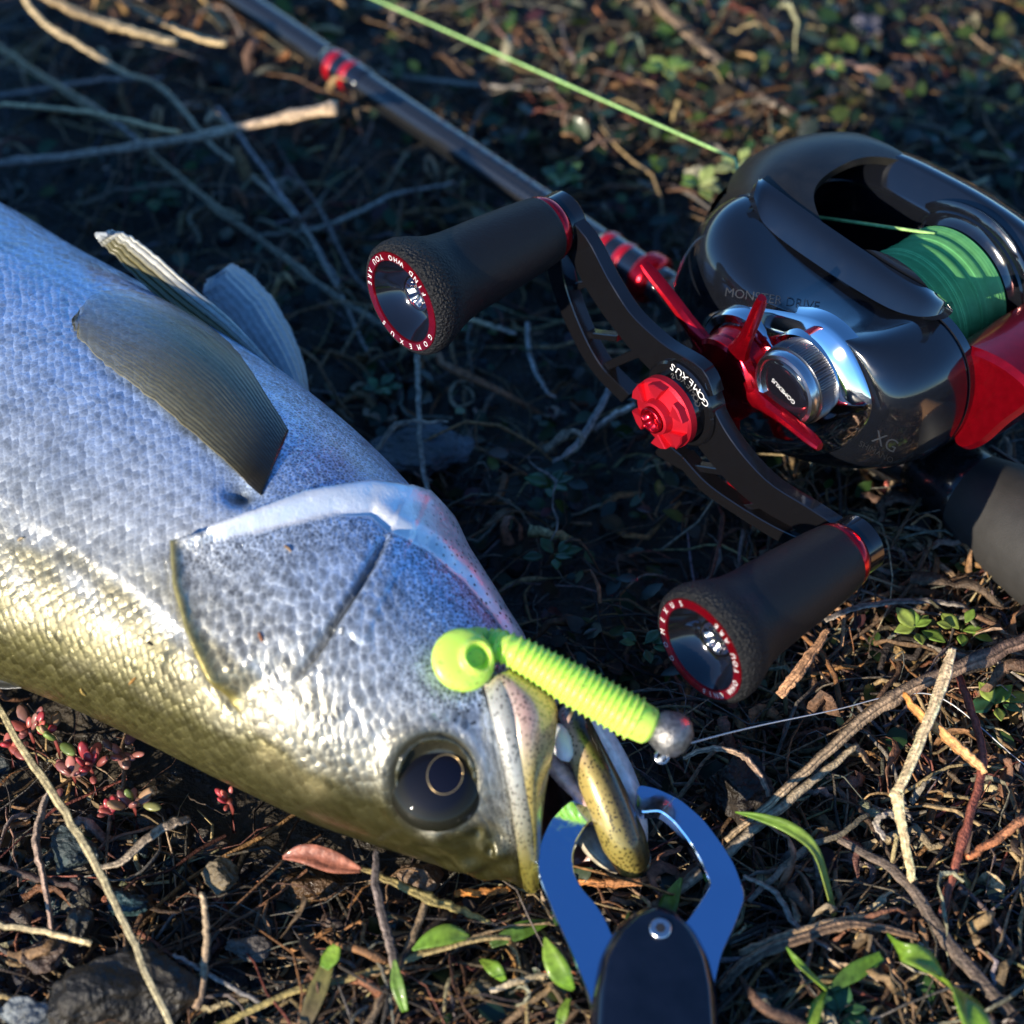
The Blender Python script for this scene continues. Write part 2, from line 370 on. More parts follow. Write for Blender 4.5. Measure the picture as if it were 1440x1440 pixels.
def fish_material():
    m, t, b, L = nodes('fish_skin'); N = t.nodes.new
    def at(n):
        a = N('ShaderNodeAttribute'); a.attribute_name = n; return a
    def math_(op, a, bb=None, c=None):
        q = N('ShaderNodeMath'); q.operation = op
        for i, v in enumerate((a, bb, c)):
            if v is None: continue
            if isinstance(v, (int, float)): q.inputs[i].default_value = v
            else: L(v, q.inputs[i])
        return q.outputs[0]
    suv = at('suv').outputs['Vector']; col = at('Col').outputs['Color']; smo = at('smo').outputs['Fac']; tny = at('tiny').outputs['Fac']; sp = at('spk').outputs['Fac']
    tc = N('ShaderNodeTexCoord')
    wn_ = N('ShaderNodeTexNoise'); wn_.inputs['Scale'].default_value = 70; wn_.inputs['Detail'].default_value = 3; L(tc.outputs['Object'], wn_.inputs['Vector'])
    wv_ = N('ShaderNodeVectorMath'); wv_.operation = 'MULTIPLY_ADD'; L(wn_.outputs['Color'], wv_.inputs[0]); wv_.inputs[1].default_value = (.34, .34, 0); L(suv, wv_.inputs[2]); suv = wv_.outputs[0]
    def scales(sc_, rnd):
        """diamond lattice of rounded scales, each with its own small tilt"""
        r1 = N('ShaderNodeVectorMath'); r1.operation = 'DOT_PRODUCT'; L(suv, r1.inputs[0]); r1.inputs[1].default_value = (sc_*.80, sc_*.62, 0)
        r2 = N('ShaderNodeVectorMath'); r2.operation = 'DOT_PRODUCT'; L(suv, r2.inputs[0]); r2.inputs[1].default_value = (sc_*.80, -sc_*.62, 0)
        mp = N('ShaderNodeCombineXYZ'); L(r1.outputs['Value'], mp.inputs[0]); L(r2.outputs['Value'], mp.inputs[1])
        v = N('ShaderNodeTexVoronoi'); v.voronoi_dimensions = '2D'; v.inputs['Scale'].default_value = 1; v.inputs['Randomness'].default_value = rnd; L(mp.outputs[0], v.inputs['Vector'])
        loc = N('ShaderNodeVectorMath'); loc.operation = 'SUBTRACT'; L(mp.outputs[0], loc.inputs[0]); L(v.outputs['Position'], loc.inputs[1])
        rv = N('ShaderNodeVectorMath'); rv.operation = 'SUBTRACT'; L(v.outputs['Color'], rv.inputs[0]); rv.inputs[1].default_value = (.5+.35, .5+.35, .5)
        dt = N('ShaderNodeVectorMath'); dt.operation = 'DOT_PRODUCT'; L(loc.outputs[0], dt.inputs[0]); L(rv.outputs[0], dt.inputs[1])
        ed = N('ShaderNodeMapRange'); ed.inputs[1].default_value = .62; ed.inputs[2].default_value = .26; ed.interpolation_type = 'SMOOTHSTEP'; L(v.outputs['Distance'], ed.inputs[0])
        d2 = math_('MULTIPLY', v.outputs['Distance'], v.outputs['Distance'])
        hgt = math_('SUBTRACT', math_('MULTIPLY', dt.outputs['Value'], .55), math_('MULTIPLY', d2, 1.1))
        return hgt, ed.outputs[0], v.outputs['Color'], v.outputs['Distance']
    ht, et, ctr, _ = scales(5.4, .42); hc, ec_, cc_, _ = scales(5.4, .82); hs, es, cs, _ = scales(10.5, .95)
    def mixf(f, a, bb):
        q = N('ShaderNodeMix'); L(f, q.inputs[0]); L(a, q.inputs[2]); L(bb, q.inputs[3]); return q.outputs[0]
    chk_ = at('chk').outputs['Fac']; hb = mixf(chk_, ht, hc); eb = mixf(chk_, et, ec_); cm_ = N('ShaderNodeMix'); cm_.data_type = 'RGBA'; L(chk_, cm_.inputs[0]); L(ctr, cm_.inputs[6]); L(cc_, cm_.inputs[7]); cb = cm_.outputs[2]
    hgt = mixf(tny, hb, math_('MULTIPLY', hs, .5)); edg = mixf(tny, eb, es)
    sepb = N('ShaderNodeSeparateColor'); L(cb, sepb.inputs[0]); seps = N('ShaderNodeSeparateColor'); L(cs, seps.inputs[0])
    rnd = mixf(tny, sepb.outputs[2], seps.outputs[2])
    keep = math_('SUBTRACT', 1, smo)
    nz = N('ShaderNodeTexNoise'); nz.inputs['Scale'].default_value = 1400; nz.inputs['Detail'].default_value = 4; L(tc.outputs['Object'], nz.inputs['Vector'])
    nz2 = N('ShaderNodeTexNoise'); nz2.inputs['Scale'].default_value = 260; nz2.inputs['Detail'].default_value = 5; L(tc.outputs['Object'], nz2.inputs['Vector'])
    # pigment between the scales, scale to scale difference
    dark = math_('MULTIPLY', math_('SUBTRACT', 1, edg), math_('MULTIPLY', keep, .34))
    dark = math_('MULTIPLY', edg, math_('MULTIPLY', keep, math_('ADD', .20, math_('MULTIPLY', at('chk').outputs['Fac'], .26))))
    sy = N('ShaderNodeSeparateXYZ'); L(suv, sy.inputs[0]); row = math_('MULTIPLY', math_('MULTIPLY', math_('SINE', math_('MULTIPLY', sy.outputs[1], 17.5)), .10), keep)
    nz3 = N('ShaderNodeTexNoise'); nz3.inputs['Scale'].default_value = 90; nz3.inputs['Detail'].default_value = 6; L(tc.outputs['Object'], nz3.inputs['Vector'])
    val = math_('SUBTRACT', math_('ADD', math_('ADD', 1.02, math_('ADD', row, math_('MULTIPLY', math_('SUBTRACT', nz3.outputs[0], .5), .5))), math_('MULTIPLY', math_('SUBTRACT', rnd, .5), math_('MULTIPLY', keep, .26))), dark)
    val = math_('ADD', val, math_('MULTIPLY', math_('SUBTRACT', nz2.outputs[0], .5), .5))
    val = math_('ADD', val, math_('MULTIPLY', math_('SUBTRACT', nz.outputs[0], .5), math_('MULTIPLY', keep, .7)))
    fe = N('ShaderNodeTexVoronoi'); fe.feature = 'DISTANCE_TO_EDGE'; fe.inputs['Scale'].default_value = 1250; L(tc.outputs['Object'], fe.inputs['Vector'])
    fm_ = N('ShaderNodeMapRange'); fm_.inputs[1].default_value = .02; fm_.inputs[2].default_value = .22; fm_.inputs[3].default_value = 1.35; fm_.inputs[4].default_value = .42; L(fe.outputs['Distance'], fm_.inputs[0])
    fk = N('ShaderNodeMix'); L(math_('MULTIPLY', keep, math_('ADD', math_('MULTIPLY', tny, .75), .2)), fk.inputs[0]); fk.inputs[2].default_value = 1; L(fm_.outputs[0], fk.inputs[3]); val = math_('MULTIPLY', val, fk.outputs[0])
    # black freckles
    vd = N('ShaderNodeTexVoronoi'); vd.inputs['Scale'].default_value = 850; L(tc.outputs['Object'], vd.inputs['Vector'])
    dot = N('ShaderNodeMapRange'); dot.inputs[1].default_value = .22; dot.inputs[2].default_value = .34; dot.inputs[3].default_value = 1; dot.inputs[4].default_value = 0; L(vd.outputs['Distance'], dot.inputs[0])
    sepd = N('ShaderNodeSeparateColor'); L(vd.outputs['Color'], sepd.inputs[0])
    dd = math_('MULTIPLY', math_('MULTIPLY', dot.outputs[0], sp), math_('GREATER_THAN', sepd.outputs[0], .45))
    val = math_('MULTIPLY', val, math_('SUBTRACT', 1, math_('MULTIPLY', dd, .85)))
    mx = N('ShaderNodeMix'); mx.data_type = 'RGBA'; mx.blend_type = 'MULTIPLY'; mx.inputs[0].default_value = 1; L(col, mx.inputs[6]); L(val, mx.inputs[7])
    L(mx.outputs[2], b.inputs['Base Color'])
    b.inputs['Metallic'].default_value = .50
    mr = N('ShaderNodeMapRange'); mr.inputs[3].default_value = .28; mr.inputs[4].default_value = .50; L(rnd, mr.inputs[0]); L(mr.outputs[0], b.inputs['Roughness'])
    L(math_('ADD', math_('MULTIPLY', smo, .5), .12), b.inputs['Coat Weight']); b.inputs['Coat Roughness'].default_value = .16
    hh = math_('ADD', math_('MULTIPLY', hgt, math_('MULTIPLY', keep, 1.0)), math_('MULTIPLY', nz.outputs[0], .45))
    bp = N('ShaderNodeBump'); bp.inputs['Strength'].default_value = .46; bp.inputs['Distance'].default_value = .0006; L(hh, bp.inputs['Height']); L(bp.outputs[0], b.inputs['Normal'])
    return m
fish = thing('fish', (*rc[-150, :2], 0), 'silver sea bass with olive back lying on its side on the wet ground', 'fish')
FF = np.array(grid_faces(NSR, NT, True)); caps = [tuple(range(NT-1, -1, -1)), tuple((NSR-1)*NT+j for j in range(NT))]
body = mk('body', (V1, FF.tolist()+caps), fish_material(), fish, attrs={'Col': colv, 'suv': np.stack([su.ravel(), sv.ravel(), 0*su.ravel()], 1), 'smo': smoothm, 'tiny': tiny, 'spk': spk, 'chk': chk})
_tri = FF.tolist()
BVH = BVHTree.FromPolygons(V1.tolist(), _tri)
def on_fish(x, y, off=0.0):
    """place on the fish's skin seen at a pixel of the photograph, lifted by off"""
    h = BVH.ray_cast(Vector(CAM), Vector(unit(ray(x, y))))
    if h[0] is None: return None
    n = np.array(h[1]); n *= np.sign(n@(CAM-np.array(h[0]))); return np.array(h[0])+n*off
def on_fish_or(x, y, off, z):
    q = on_fish(x, y, off); return P(x, y, z) if q is None else q

# fins
def fin_material(name, c0, c1, tr=.25, dens=260):
    m, t, b, L = nodes(name); N = t.nodes.new
    a = N('ShaderNodeAttribute'); a.attribute_name = 'Col'
    tc = N('ShaderNodeTexCoord'); nz = N('ShaderNodeTexNoise'); nz.inputs['Scale'].default_value = 700; L(tc.outputs['Object'], nz.inputs['Vector'])
    mx = N('ShaderNodeMix'); mx.data_type = 'RGBA'; mx.blend_type = 'MULTIPLY'; mx.inputs[0].default_value = .5; L(a.outputs['Color'], mx.inputs[6]); L(nz.outputs[0], mx.inputs[7])
    L(mx.outputs[2], b.inputs['Base Color']); b.inputs['Roughness'].default_value = .3; b.inputs['Coat Weight'].default_value = .3
    tl = N('ShaderNodeBsdfTranslucent'); L(mx.outputs[2], tl.inputs[0]); m2 = N('ShaderNodeMixShader'); m2.inputs[0].default_value = .28; L(b.outputs[0], m2.inputs[1]); L(tl.outputs[0], m2.inputs[2])
    tp = N('ShaderNodeBsdfTransparent'); al = N('ShaderNodeAttribute'); al.attribute_name = 'alpha'; ms = N('ShaderNodeMixShader')
    L(al.outputs['Fac'], ms.inputs[0]); L(tp.outputs[0], ms.inputs[1]); L(m2.outputs[0], ms.inputs[2]); L(ms.outputs[0], t.nodes['Material Output'].inputs[0])
    bp = N('ShaderNodeBump'); bp.inputs['Strength'].default_value = .3; bp.inputs['Distance'].default_value = .0003; L(nz.outputs[0], bp.inputs['Height']); L(bp.outputs[0], b.inputs['Normal'])
    return m
def fin(name, e1, e2, place, mat, colf, alphaf, nu=50, nv=97, thick=.03, rays=24, rh=.006, fray=1.6, parent=None, label=None):
    """e1, e2: the two long edges in pixels from base to tip; place(x, y, u, v) -> point"""
    U = np.linspace(0, 1, nu); A = interp(e1, U); B = interp(e2, U); G = np.zeros((nu, nv, 3)); cc = np.zeros((nu, nv, 3)); aa = np.zeros((nu, nv)); jg = np.random.default_rng(nu+nv)
    B = B+jg.normal(size=B.shape)*fray*U[:, None]; A = A+jg.normal(size=A.shape)*fray*.6*U[:, None]
    for i in range(nu):
        for j in range(nv):
            v = j/(nv-1); q = A[i]*(1-v)+B[i]*v; G[i, j] = place(q[0], q[1], U[i], v)
            r = (.5+.5*math.cos(2*math.pi*rays*v+1.3*math.sin(5*U[i]+9*v)))*(.55+.45*math.sin(37*v+11*U[i])**2); cc[i, j] = colf(U[i], v, r); aa[i, j] = alphaf(U[i], v, r)
    du = np.gradient(G, axis=0); dv = np.gradient(G, axis=1); Nm = np.cross(du, dv); Nm /= np.linalg.norm(Nm, axis=2)[..., None]+1e-9
    if (Nm[nu//2, nv//2]@(CAM-G[nu//2, nv//2])) < 0: Nm = -Nm
    rr = (.5+.5*np.cos(2*math.pi*rays*np.linspace(0, 1, nv)))[None, :, None]; G = G+Nm*rr*rh
    V, F = sheet(G, thick); return mk(name, (V, F), mat, parent, attrs={'Col': np.concatenate([cc.reshape(-1, 3)]*2), 'alpha': np.concatenate([aa.ravel()]*2)}, label=label)
fm = fin_material('fin_membrane', None, None)
mixc = lambda a, b, t: np.asarray(a)*(1-t)+np.asarray(b)*t
def pec_place(x, y, u, v):
    q = on_fish(x, y, .03+.10*math.sin(min(1, u*1.1)*math.pi)); return q if q is not None else P(x, y, 5.5)
def pec_col(u, v, r):
    c = mixc((.025, .02, .008), (.36, .30, .15), sstep(.08, .62, u)); c = mixc(c, (.55, .50, .28), r*.55*sstep(.08, .3, u)); return mixc(c, (.30, .34, .30), sstep(.55, .95, u)*.6*(1-v))
fin('pectoral_fin', [(405, 608), (376, 566), (325, 496), (255, 444), (185, 416), (132, 418), (101, 452)], [(368, 698), (332, 666), (275, 618), (215, 568), (158, 524), (118, 486), (101, 456)],
    pec_place, fm, pec_col, lambda u, v, r: float(np.clip((1.0-.66*sstep(.12, .75, u)*(1-.35*r)-.30*(1-v)*sstep(.1, .6, u))*(1-.8*sstep(.88, 1, u)), .06, 1)), parent=fish, label='olive brown translucent fan of fin rays pressed on the flank')
def pelv_place(x, y, u, v): return P(x, y, 4.5+1.0*u+.35*(1-v))
fin('pelvic_fin', [(392, 522), (330, 455), (265, 400), (215, 356), (185, 334), (162, 324), (150, 328)], [(380, 528), (318, 488), (255, 443), (200, 398), (165, 362), (142, 340), (136, 328)],
    pelv_place, fm, lambda u, v, r: mixc(mixc((.85, .85, .76), (.26, .23, .09), sstep(.25, .5, v)*(1-sstep(.7, 1, u))), (.62, .68, .72), sstep(.72, 1, u)*.9+.3*r*.4), lambda u, v, r: .96, rays=5, nv=26, rh=.05, thick=.06, parent=fish, label='pale edged fin folded along the belly')
def pelv2_place(x, y, u, v): return P(x, y, 2.6+1.0*u+.35*math.sin(v*math.pi))
fin('pelvic_fin', [(432, 552), (425, 510), (405, 460), (375, 412), (345, 384), (322, 373)], [(400, 545), (372, 512), (345, 480), (315, 440), (288, 412), (300, 390)],
    pelv2_place, fm, lambda u, v, r: mixc((.55, .60, .62), (.85, .90, .95), r*.4+.4*u), lambda u, v, r: .93, rays=7, nv=29, rh=.04, parent=fish, label='spread pale blue fin standing off the belly')
def dors_place(x, y, u, v): return P(x, y, 2.2-.8*u)
fin('dorsal_fin', [(48, 958), (0, 930), (-90, 890), (-190, 838), (-300, 785)], [(46, 966), (-5, 968), (-95, 950), (-200, 905), (-310, 850)], dors_place, fm,
    lambda u, v, r: mixc((.05, .05, .045), (.35, .36, .36), r*.7), lambda u, v, r: .96, rays=4, nv=24, parent=fish, label='dark spiny fin folded against the back')
# tail, beyond the frame
tc_ = rc[0]; td = ax; tw = rw[0]
G = np.zeros((16, 25, 3))
for i in range(16):
    for j in range(25):
        u = i/15; v = j/24*2-1; G[i, j] = tc_-td*.6+td*(8.5*u*(.72+.28*abs(v)))+tw*v*(1.6+4.2*u)+np.array([0, 0, .05*math.cos(j*math.pi)])
V, F = sheet(G, .08); mk('tail_fin', (V, F), fm, fish, attrs={'Col': np.tile([.12, .12, .09], (len(V), 1)), 'alpha': np.full(len(V), .97)})

# eye
en = on_fish(*EYE, 0); eray = unit(CAM-en); wn = unit(np.array(eray)*.62+np.array([0, 0, 1])*.38)
_, _, _ = 0, 0, 0
ER = .90; ec = P(EYE[0], EYE[1], en[2]+.16)-wn*.30
e1, e2, ea = frame_of(wn, (0, 1, 0))
def eye_material():
    m, t, b, L = nodes('eye_wet'); N = t.nodes.new; a = N('ShaderNodeAttribute'); a.attribute_name = 'Col'; L(a.outputs['Color'], b.inputs['Base Color'])
    b.inputs['Roughness'].default_value = .6; b.inputs['Specular IOR Level'].default_value = .1; b.inputs['Coat Weight'].default_value = .38; b.inputs['Coat Roughness'].default_value = .015; return m
ang = np.linspace(math.pi, 0, 60)
prof = [(max(1e-4, ER*math.sin(q)), ER*math.cos(q)*.52) for q in ang]
V, F = lathe(prof, ec, e1, e2, ea, 72); am = eye_material()
x_, y_ = proj(V); pd = np.hypot((x_-626)/25, (y_-1089)/28)
ecol = np.tile([.003, .004, .009], (len(V), 1)); q = np.hypot(x_-EYE[0], y_-EYE[1])
ecol = ecol*(1-sstep(38, 54, q))[:, None]+np.array([.010, .010, .006])*sstep(38, 54, q)[:, None]
ecol = np.where((pd < 1)[:, None], [.003, .004, .012], ecol)
eye = mk('eye', (V, F), am, fish, attrs={'Col': ecol}, label='large glossy blue black eye')
# gold rim of the pupil
rim = []
_eb = BVHTree.FromPolygons(V.tolist(), [list(f) for f in F])
for k in range(48):
    a = k/48*2*math.pi; h = _eb.ray_cast(Vector(CAM), Vector(unit(ray(626+25*math.cos(a)-2*math.sin(a), 1089+28*math.sin(a)))))
    if h[0] is not None: rim.append(np.array(h[0])+wn*.004)
rim.append(rim[0]); mk('pupil_rim', tube(rim, .010, 6), M('gold_rim', (.75, .52, .25), .3, .8), eye)
# eyelid ring
lid = []
for k in range(65):
    a = k/64*2*math.pi; q = on_fish(EYE[0]+55*math.cos(a), EYE[1]+60*math.sin(a), .0); lid.append(q if q is not None else lid[-1])
mk('eyelid', tube(lid, .06+.018*np.sin(np.arange(65)*.55)+.01*np.sin(np.arange(65)*1.7), 10), M('eyelid_skin', (.035, .034, .016), .25, .2, vary=.6, vscale=500, coat=.6), fish)

# jaws
jawm = M('jaw_skin', rough=.28, attr=True, vary=.25, vscale=500, bump=.35, bscale=900, bdist=.0004, coat=.5, sss=.08)
def freckle_mat():
    m, t, b, L = nodes('freckled_jaw'); N = t.nodes.new; a = N('ShaderNodeAttribute'); a.attribute_name = 'Col'; tc = N('ShaderNodeTexCoord')
    v = N('ShaderNodeTexVoronoi'); v.inputs['Scale'].default_value = 1350; L(tc.outputs['Object'], v.inputs['Vector'])
    r = N('ShaderNodeMapRange'); r.inputs[1].default_value = .24; r.inputs[2].default_value = .42; r.inputs[3].default_value = .12; r.inputs[4].default_value = 1; L(v.outputs['Distance'], r.inputs[0])
    n = N('ShaderNodeTexNoise'); n.inputs['Scale'].default_value = 220; L(tc.outputs['Object'], n.inputs['Vector'])
    r2 = N('ShaderNodeMapRange'); r2.inputs[1].default_value = .32; r2.inputs[2].default_value = .44; r2.inputs[3].default_value = 1; r2.inputs[4].default_value = 0; L(n.outputs[0], r2.inputs[0])
    mxx = N('ShaderNodeMath'); mxx.operation = 'MAXIMUM'; L(r.outputs[0], mxx.inputs[0]); L(r2.outputs[0], mxx.inputs[1])
    mx = N('ShaderNodeMix'); mx.data_type = 'RGBA'; mx.blend_type = 'MULTIPLY'; mx.inputs[0].default_value = 1; L(a.outputs['Color'], mx.inputs[6]); L(mxx.outputs[0], mx.inputs[7]); L(mx.outputs[2], b.inputs['Base Color'])
    b.inputs['Roughness'].default_value = .3; b.inputs['Coat Weight'].default_value = .6; b.inputs['Metallic'].default_value = .15; b.inputs['Subsurface Weight'].default_value = .06; b.inputs['Subsurface Scale'].default_value = .003
    bp = N('ShaderNodeBump'); bp.inputs['Strength'].default_value = .35; bp.inputs['Distance'].default_value = .0005; L(n.outputs[0], bp.inputs['Height']); L(bp.outputs[0], b.inputs['Normal'])
    return m
fjm = freckle_mat()
JL = [(688, 958), (694, 995), (708, 1050), (724, 1110), (735, 1170), (742, 1215), (748, 1246)]
JR = [(722, 946), (768, 982), (770, 1040), (757, 1100), (750, 1160), (750, 1215), (752, 1248)]
nu, nv = 60, 22; G = np.zeros((nu, nv, 3)); cj = np.zeros((nu, nv, 3)); U = np.linspace(0, 1, nu); A = interp(JL, U); B = interp(JR, U)
zl = np.array([(lambda h: h[2] if h is not None else np.nan)(on_fish(A[i][0]-6, A[i][1])) for i in range(nu)])
zl = np.where(np.isnan(zl), np.nanmin(zl), zl); zl = np.convolve(np.pad(zl, 4, 'edge'), np.ones(9)/9, 'valid')
for i in range(nu):
    for j in range(nv):
        v = j/(nv-1); q = A[i]*(1-v)+B[i]*v; b_ = math.sin(math.pi*(v*.8+.1))
        G[i, j] = P(q[0], q[1], zl[i]+.02+.22*b_-.35*v*v-.12*math.exp(-((v-.33)/.08)**2)*sstep(0, .2, U[i]))
        c = mixc((.42, .42, .38), (.66, .34, .25), sstep(.25, .65, v)*(1-sstep(.22, .50, U[i]))); c = mixc(c, (.48, .36, .10), sstep(.22, .48, U[i])*sstep(.15, .5, v)*.95)
        c = mixc(c, (.20, .17, .035), sstep(.42, .85, U[i])); c = mixc(c, (.12, .10, .03), math.exp(-((v-.30)/.09)**2)*.8*sstep(.05, .2, U[i])); c = mixc(c, (.62, .45, .10), math.exp(-(U[i]/.06)**2)*.6); cj[i, j] = c
V, F = sheet(G, .34); mk('upper_jaw', (V, F), fjm, fish, attrs={'Col': np.concatenate([cj.reshape(-1, 3)]*2)}, label='freckled yellow upper jaw plate with pink upper end')
# throat and lower jaw
TH_ = [((700, 880), (680, 985), 1.3, 1.9), ((786, 948), (745, 1035), 1.45, 1.9), ((842, 1006), (788, 1085), 1.35, 1.8), ((880, 1055), (815, 1120), 1.1, 1.55), ((904, 1105), (845, 1160), .85, 1.25), ((914, 1155), (868, 1195), .65, 1.0), ((912, 1198), (888, 1214), .45, .8)]
tp_u = interp([t_[0] for t_ in TH_], np.linspace(0, 1, 44)); tp_l = interp([t_[1] for t_ in TH_], np.linspace(0, 1, 44)); tp_c = interp([[t_[2]] for t_ in TH_], np.linspace(0, 1, 44))[:, 0]; tp_z = interp([[t_[3]] for t_ in TH_], np.linspace(0, 1, 44))[:, 0]
rings = []; colr = []
for i in range(44):
    cpt = P(*((tp_u[i]+tp_l[i])/2), tp_z[i]); hv = (P(*tp_u[i], tp_z[i])-P(*tp_l[i], tp_z[i]))/2
    rings.append([cpt+hv*.86*math.cos(a)+np.array([0, 0, tp_c[i]*.72])*math.sin(a)*(1+.04*math.sin(5*a+i*.3)) for a in np.arange(32)*2*math.pi/32])
    colr += [mixc((.78, .79, .82), (.60, .45, .40), sstep(.1, -.7, math.cos(a))) for a in np.arange(32)*2*math.pi/32]
mk('throat', loft(rings), jawm, fish, attrs={'Col': np.array(colr)}, label='smooth bluish white throat skin behind the lower jaw')
JC = [(797, 988, 2.95), (812, 1030, 3.05), (836, 1085, 2.75), (858, 1135, 2.3), (874, 1175, 1.85), (887, 1205, 1.4), (890, 1213, 1.15)]
Uj = np.linspace(0, 1, 46); cpx = interp(JC, Uj); pts = np.array([P(x, y, z-.25) for x, y, z in cpx]); wd = np.interp(Uj, [0, .15, .4, .7, .92, 1], [.22, .33, .40, .44, .34, .1])
V, F = tube(pts, wd, 22, flat=1.05, up=(-.3, -.2, 1)); jx, jy = proj(V); dj, sj, tj = poly_dist(jx, jy, [(a, b) for a, b, _ in JC])
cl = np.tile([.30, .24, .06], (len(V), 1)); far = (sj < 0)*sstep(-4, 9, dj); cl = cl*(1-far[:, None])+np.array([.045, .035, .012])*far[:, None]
pk = (1-sstep(.18, .34, tj))*(sj > -1)*(1-far); cl = cl*(1-pk[:, None])+np.array([.66, .42, .34])*pk[:, None]
yl = np.exp(-((tj-.42)/.16)**2)*.6*(1-far); cl = cl*(1-yl[:, None])+np.array([.52, .38, .12])*yl[:, None]
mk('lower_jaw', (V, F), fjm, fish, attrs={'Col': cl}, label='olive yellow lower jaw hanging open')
pts = [P(x, y, z) for x, y, z in interp([(766, 1062, 2.6), (790, 1088, 2.35), (822, 1122, 1.95), (848, 1160, 1.5), (868, 1200, 1.1)], np.linspace(0, 1, 24))]
mk('gum', tube(pts, np.interp(np.linspace(0, 1, 24), [0, .3, 1], [.16, .2, .12]), 12), M('gum_pink', (.50, .30, .25), .25, vary=.4, vscale=600, bump=.5, bscale=900, coat=.7, sss=.1), fish)
pts = [P(x, y, z) for x, y, z in interp([(806, 1130, 1.1), (826, 1172, .9), (850, 1205, .75), (872, 1222, .6)], np.linspace(0, 1, 20))]
mk('jaw_branch', tube(pts, np.interp(np.linspace(0, 1, 20), [0, .5, 1], [.3, .26, .12]), 12), M('jaw_pale', (.42, .38, .30), .35, vary=.4, vscale=500, coat=.5), fish)
G = np.zeros((20, 20, 3))
la = interp([(742, 985), (738, 1060), (740, 1130), (745, 1200), (752, 1240)], np.linspace(0, 1, 20)); lb = interp([(800, 1000), (815, 1060), (835, 1110), (850, 1160), (865, 1205)], np.linspace(0, 1, 20))
for i in range(20):
    for j in range(20):
        v = j/19; q = la[i]*(1-v)+lb[i]*v; zz = lerp1([0, 1], [2.1, .55], i/19); G[i, j] = P(q[0], q[1], zz-.9*math.sin(v*math.pi)*(1-.5*i/19))
mk('mouth_lining', sheet(G, .12), M('mouth_lining_skin', (.16, .06, .045), .35, vary=.4, vscale=400, bump=.4, coat=.5), fish)
tq = P(789, 1036, 3.1); t1 = unit(P(800, 1062, 2.9)-P(780, 1015, 3.2)); t2, t3, _ = frame_of(t1)
mk('tongue', lathe([(.01, -.40), (.14, -.34), (.21, -.18), (.23, .02), (.18, .22), (.13, .32), (.01, .40)], tq-np.array([0, 0, .18]), t2, t3, t1, 20), M('tongue_white', (.72, .72, .76), .3, vary=.12, vscale=300, bump=.3, bscale=500, coat=.6, sss=.15), fish)

G = np.zeros((16, 14, 3))
ma = interp([(764, 975), (768, 1020), (762, 1075)], np.linspace(0, 1, 16)); mb = interp([(802, 978), (815, 1030), (828, 1090)], np.linspace(0, 1, 16))
for i in range(16):
    for j in range(14):
        v = j/13; q = ma[i]*(1-v)+mb[i]*v; G[i, j] = P(q[0], q[1], lerp1([0, 1], [3.0, 2.35], i/15)-.55*math.sin(v*math.pi)+.05*math.sin(j*1.9+i*.7))
mk('mouth_membrane', sheet(G, .05), M('mouth_membrane_skin', (.55, .30, .27), .28, vary=.35, vscale=500, bump=.6, bscale=700, coat=.7, sss=.2), fish)

# ================================================================== SOFT LURE
def lure_mat():
    m, t, b, L = nodes('chartreuse_soft_plastic'); N = t.nodes.new; tc = N('ShaderNodeTexCoord')
    n = N('ShaderNodeTexNoise'); n.inputs['Scale'].default_value = 900; n.inputs['Detail'].default_value = 3; L(tc.outputs['Object'], n.inputs['Vector'])
    cr = N('ShaderNodeValToRGB'); cr.color_ramp.elements[0].position = .30; cr.color_ramp.elements[0].color = (.34, .52, .08, 1); cr.color_ramp.elements[1].position = .42; cr.color_ramp.elements[1].color = (.56, .88, .12, 1)
    L(n.outputs[0], cr.inputs[0]); L(cr.outputs[0], b.inputs['Base Color']); b.inputs['Roughness'].default_value = .33
    b.inputs['Subsurface Weight'].default_value = .6; b.inputs['Subsurface Scale'].default_value = .005; b.inputs['Subsurface Radius'].default_value = (.6, 1, .15); b.inputs['Coat Weight'].default_value = .25
    return m
lm = lure_mat(); zt = on_fish(700, 915)[2]; zcheek = on_fish(645, 945)[2]
zm = zt+.42; LP = [(918, 1024, 3.75), (880, 1004, 3.75+.19*(zm-3.75)), (840, 982, 3.75+.38*(zm-3.75)), (800, 960, 3.75+.58*(zm-3.75)), (755, 934, 3.75+.80*(zm-3.75)), (715, 913, zm), (680, 902, zt+.38), (655, 899, zcheek+.42)]
nL = 460; U = np.linspace(0, 1, nL); lp = np.array([P(*q) for q in interp(LP, U)]); r0 = np.interp(U, [0, .03, .12, .4, .75, .93, 1], [.31, .38, .41, .40, .29, .20, .17])
arc = np.concatenate([[0], np.cumsum(np.linalg.norm(np.diff(lp, axis=0), axis=1))]); tri = np.abs(((arc/.135) % 1)-.5)*2
ribs = np.where((U > .1) & (U < .97), tri**3*.062, 0)
lure = thing('soft_lure', P(800, 960, 3.2), 'chartreuse ribbed soft plastic grub with curled tail across the fish mouth', 'fishing lure')
lb = mk('lure_body', tube(lp, r0+ribs-.02, 26), lm, lure)
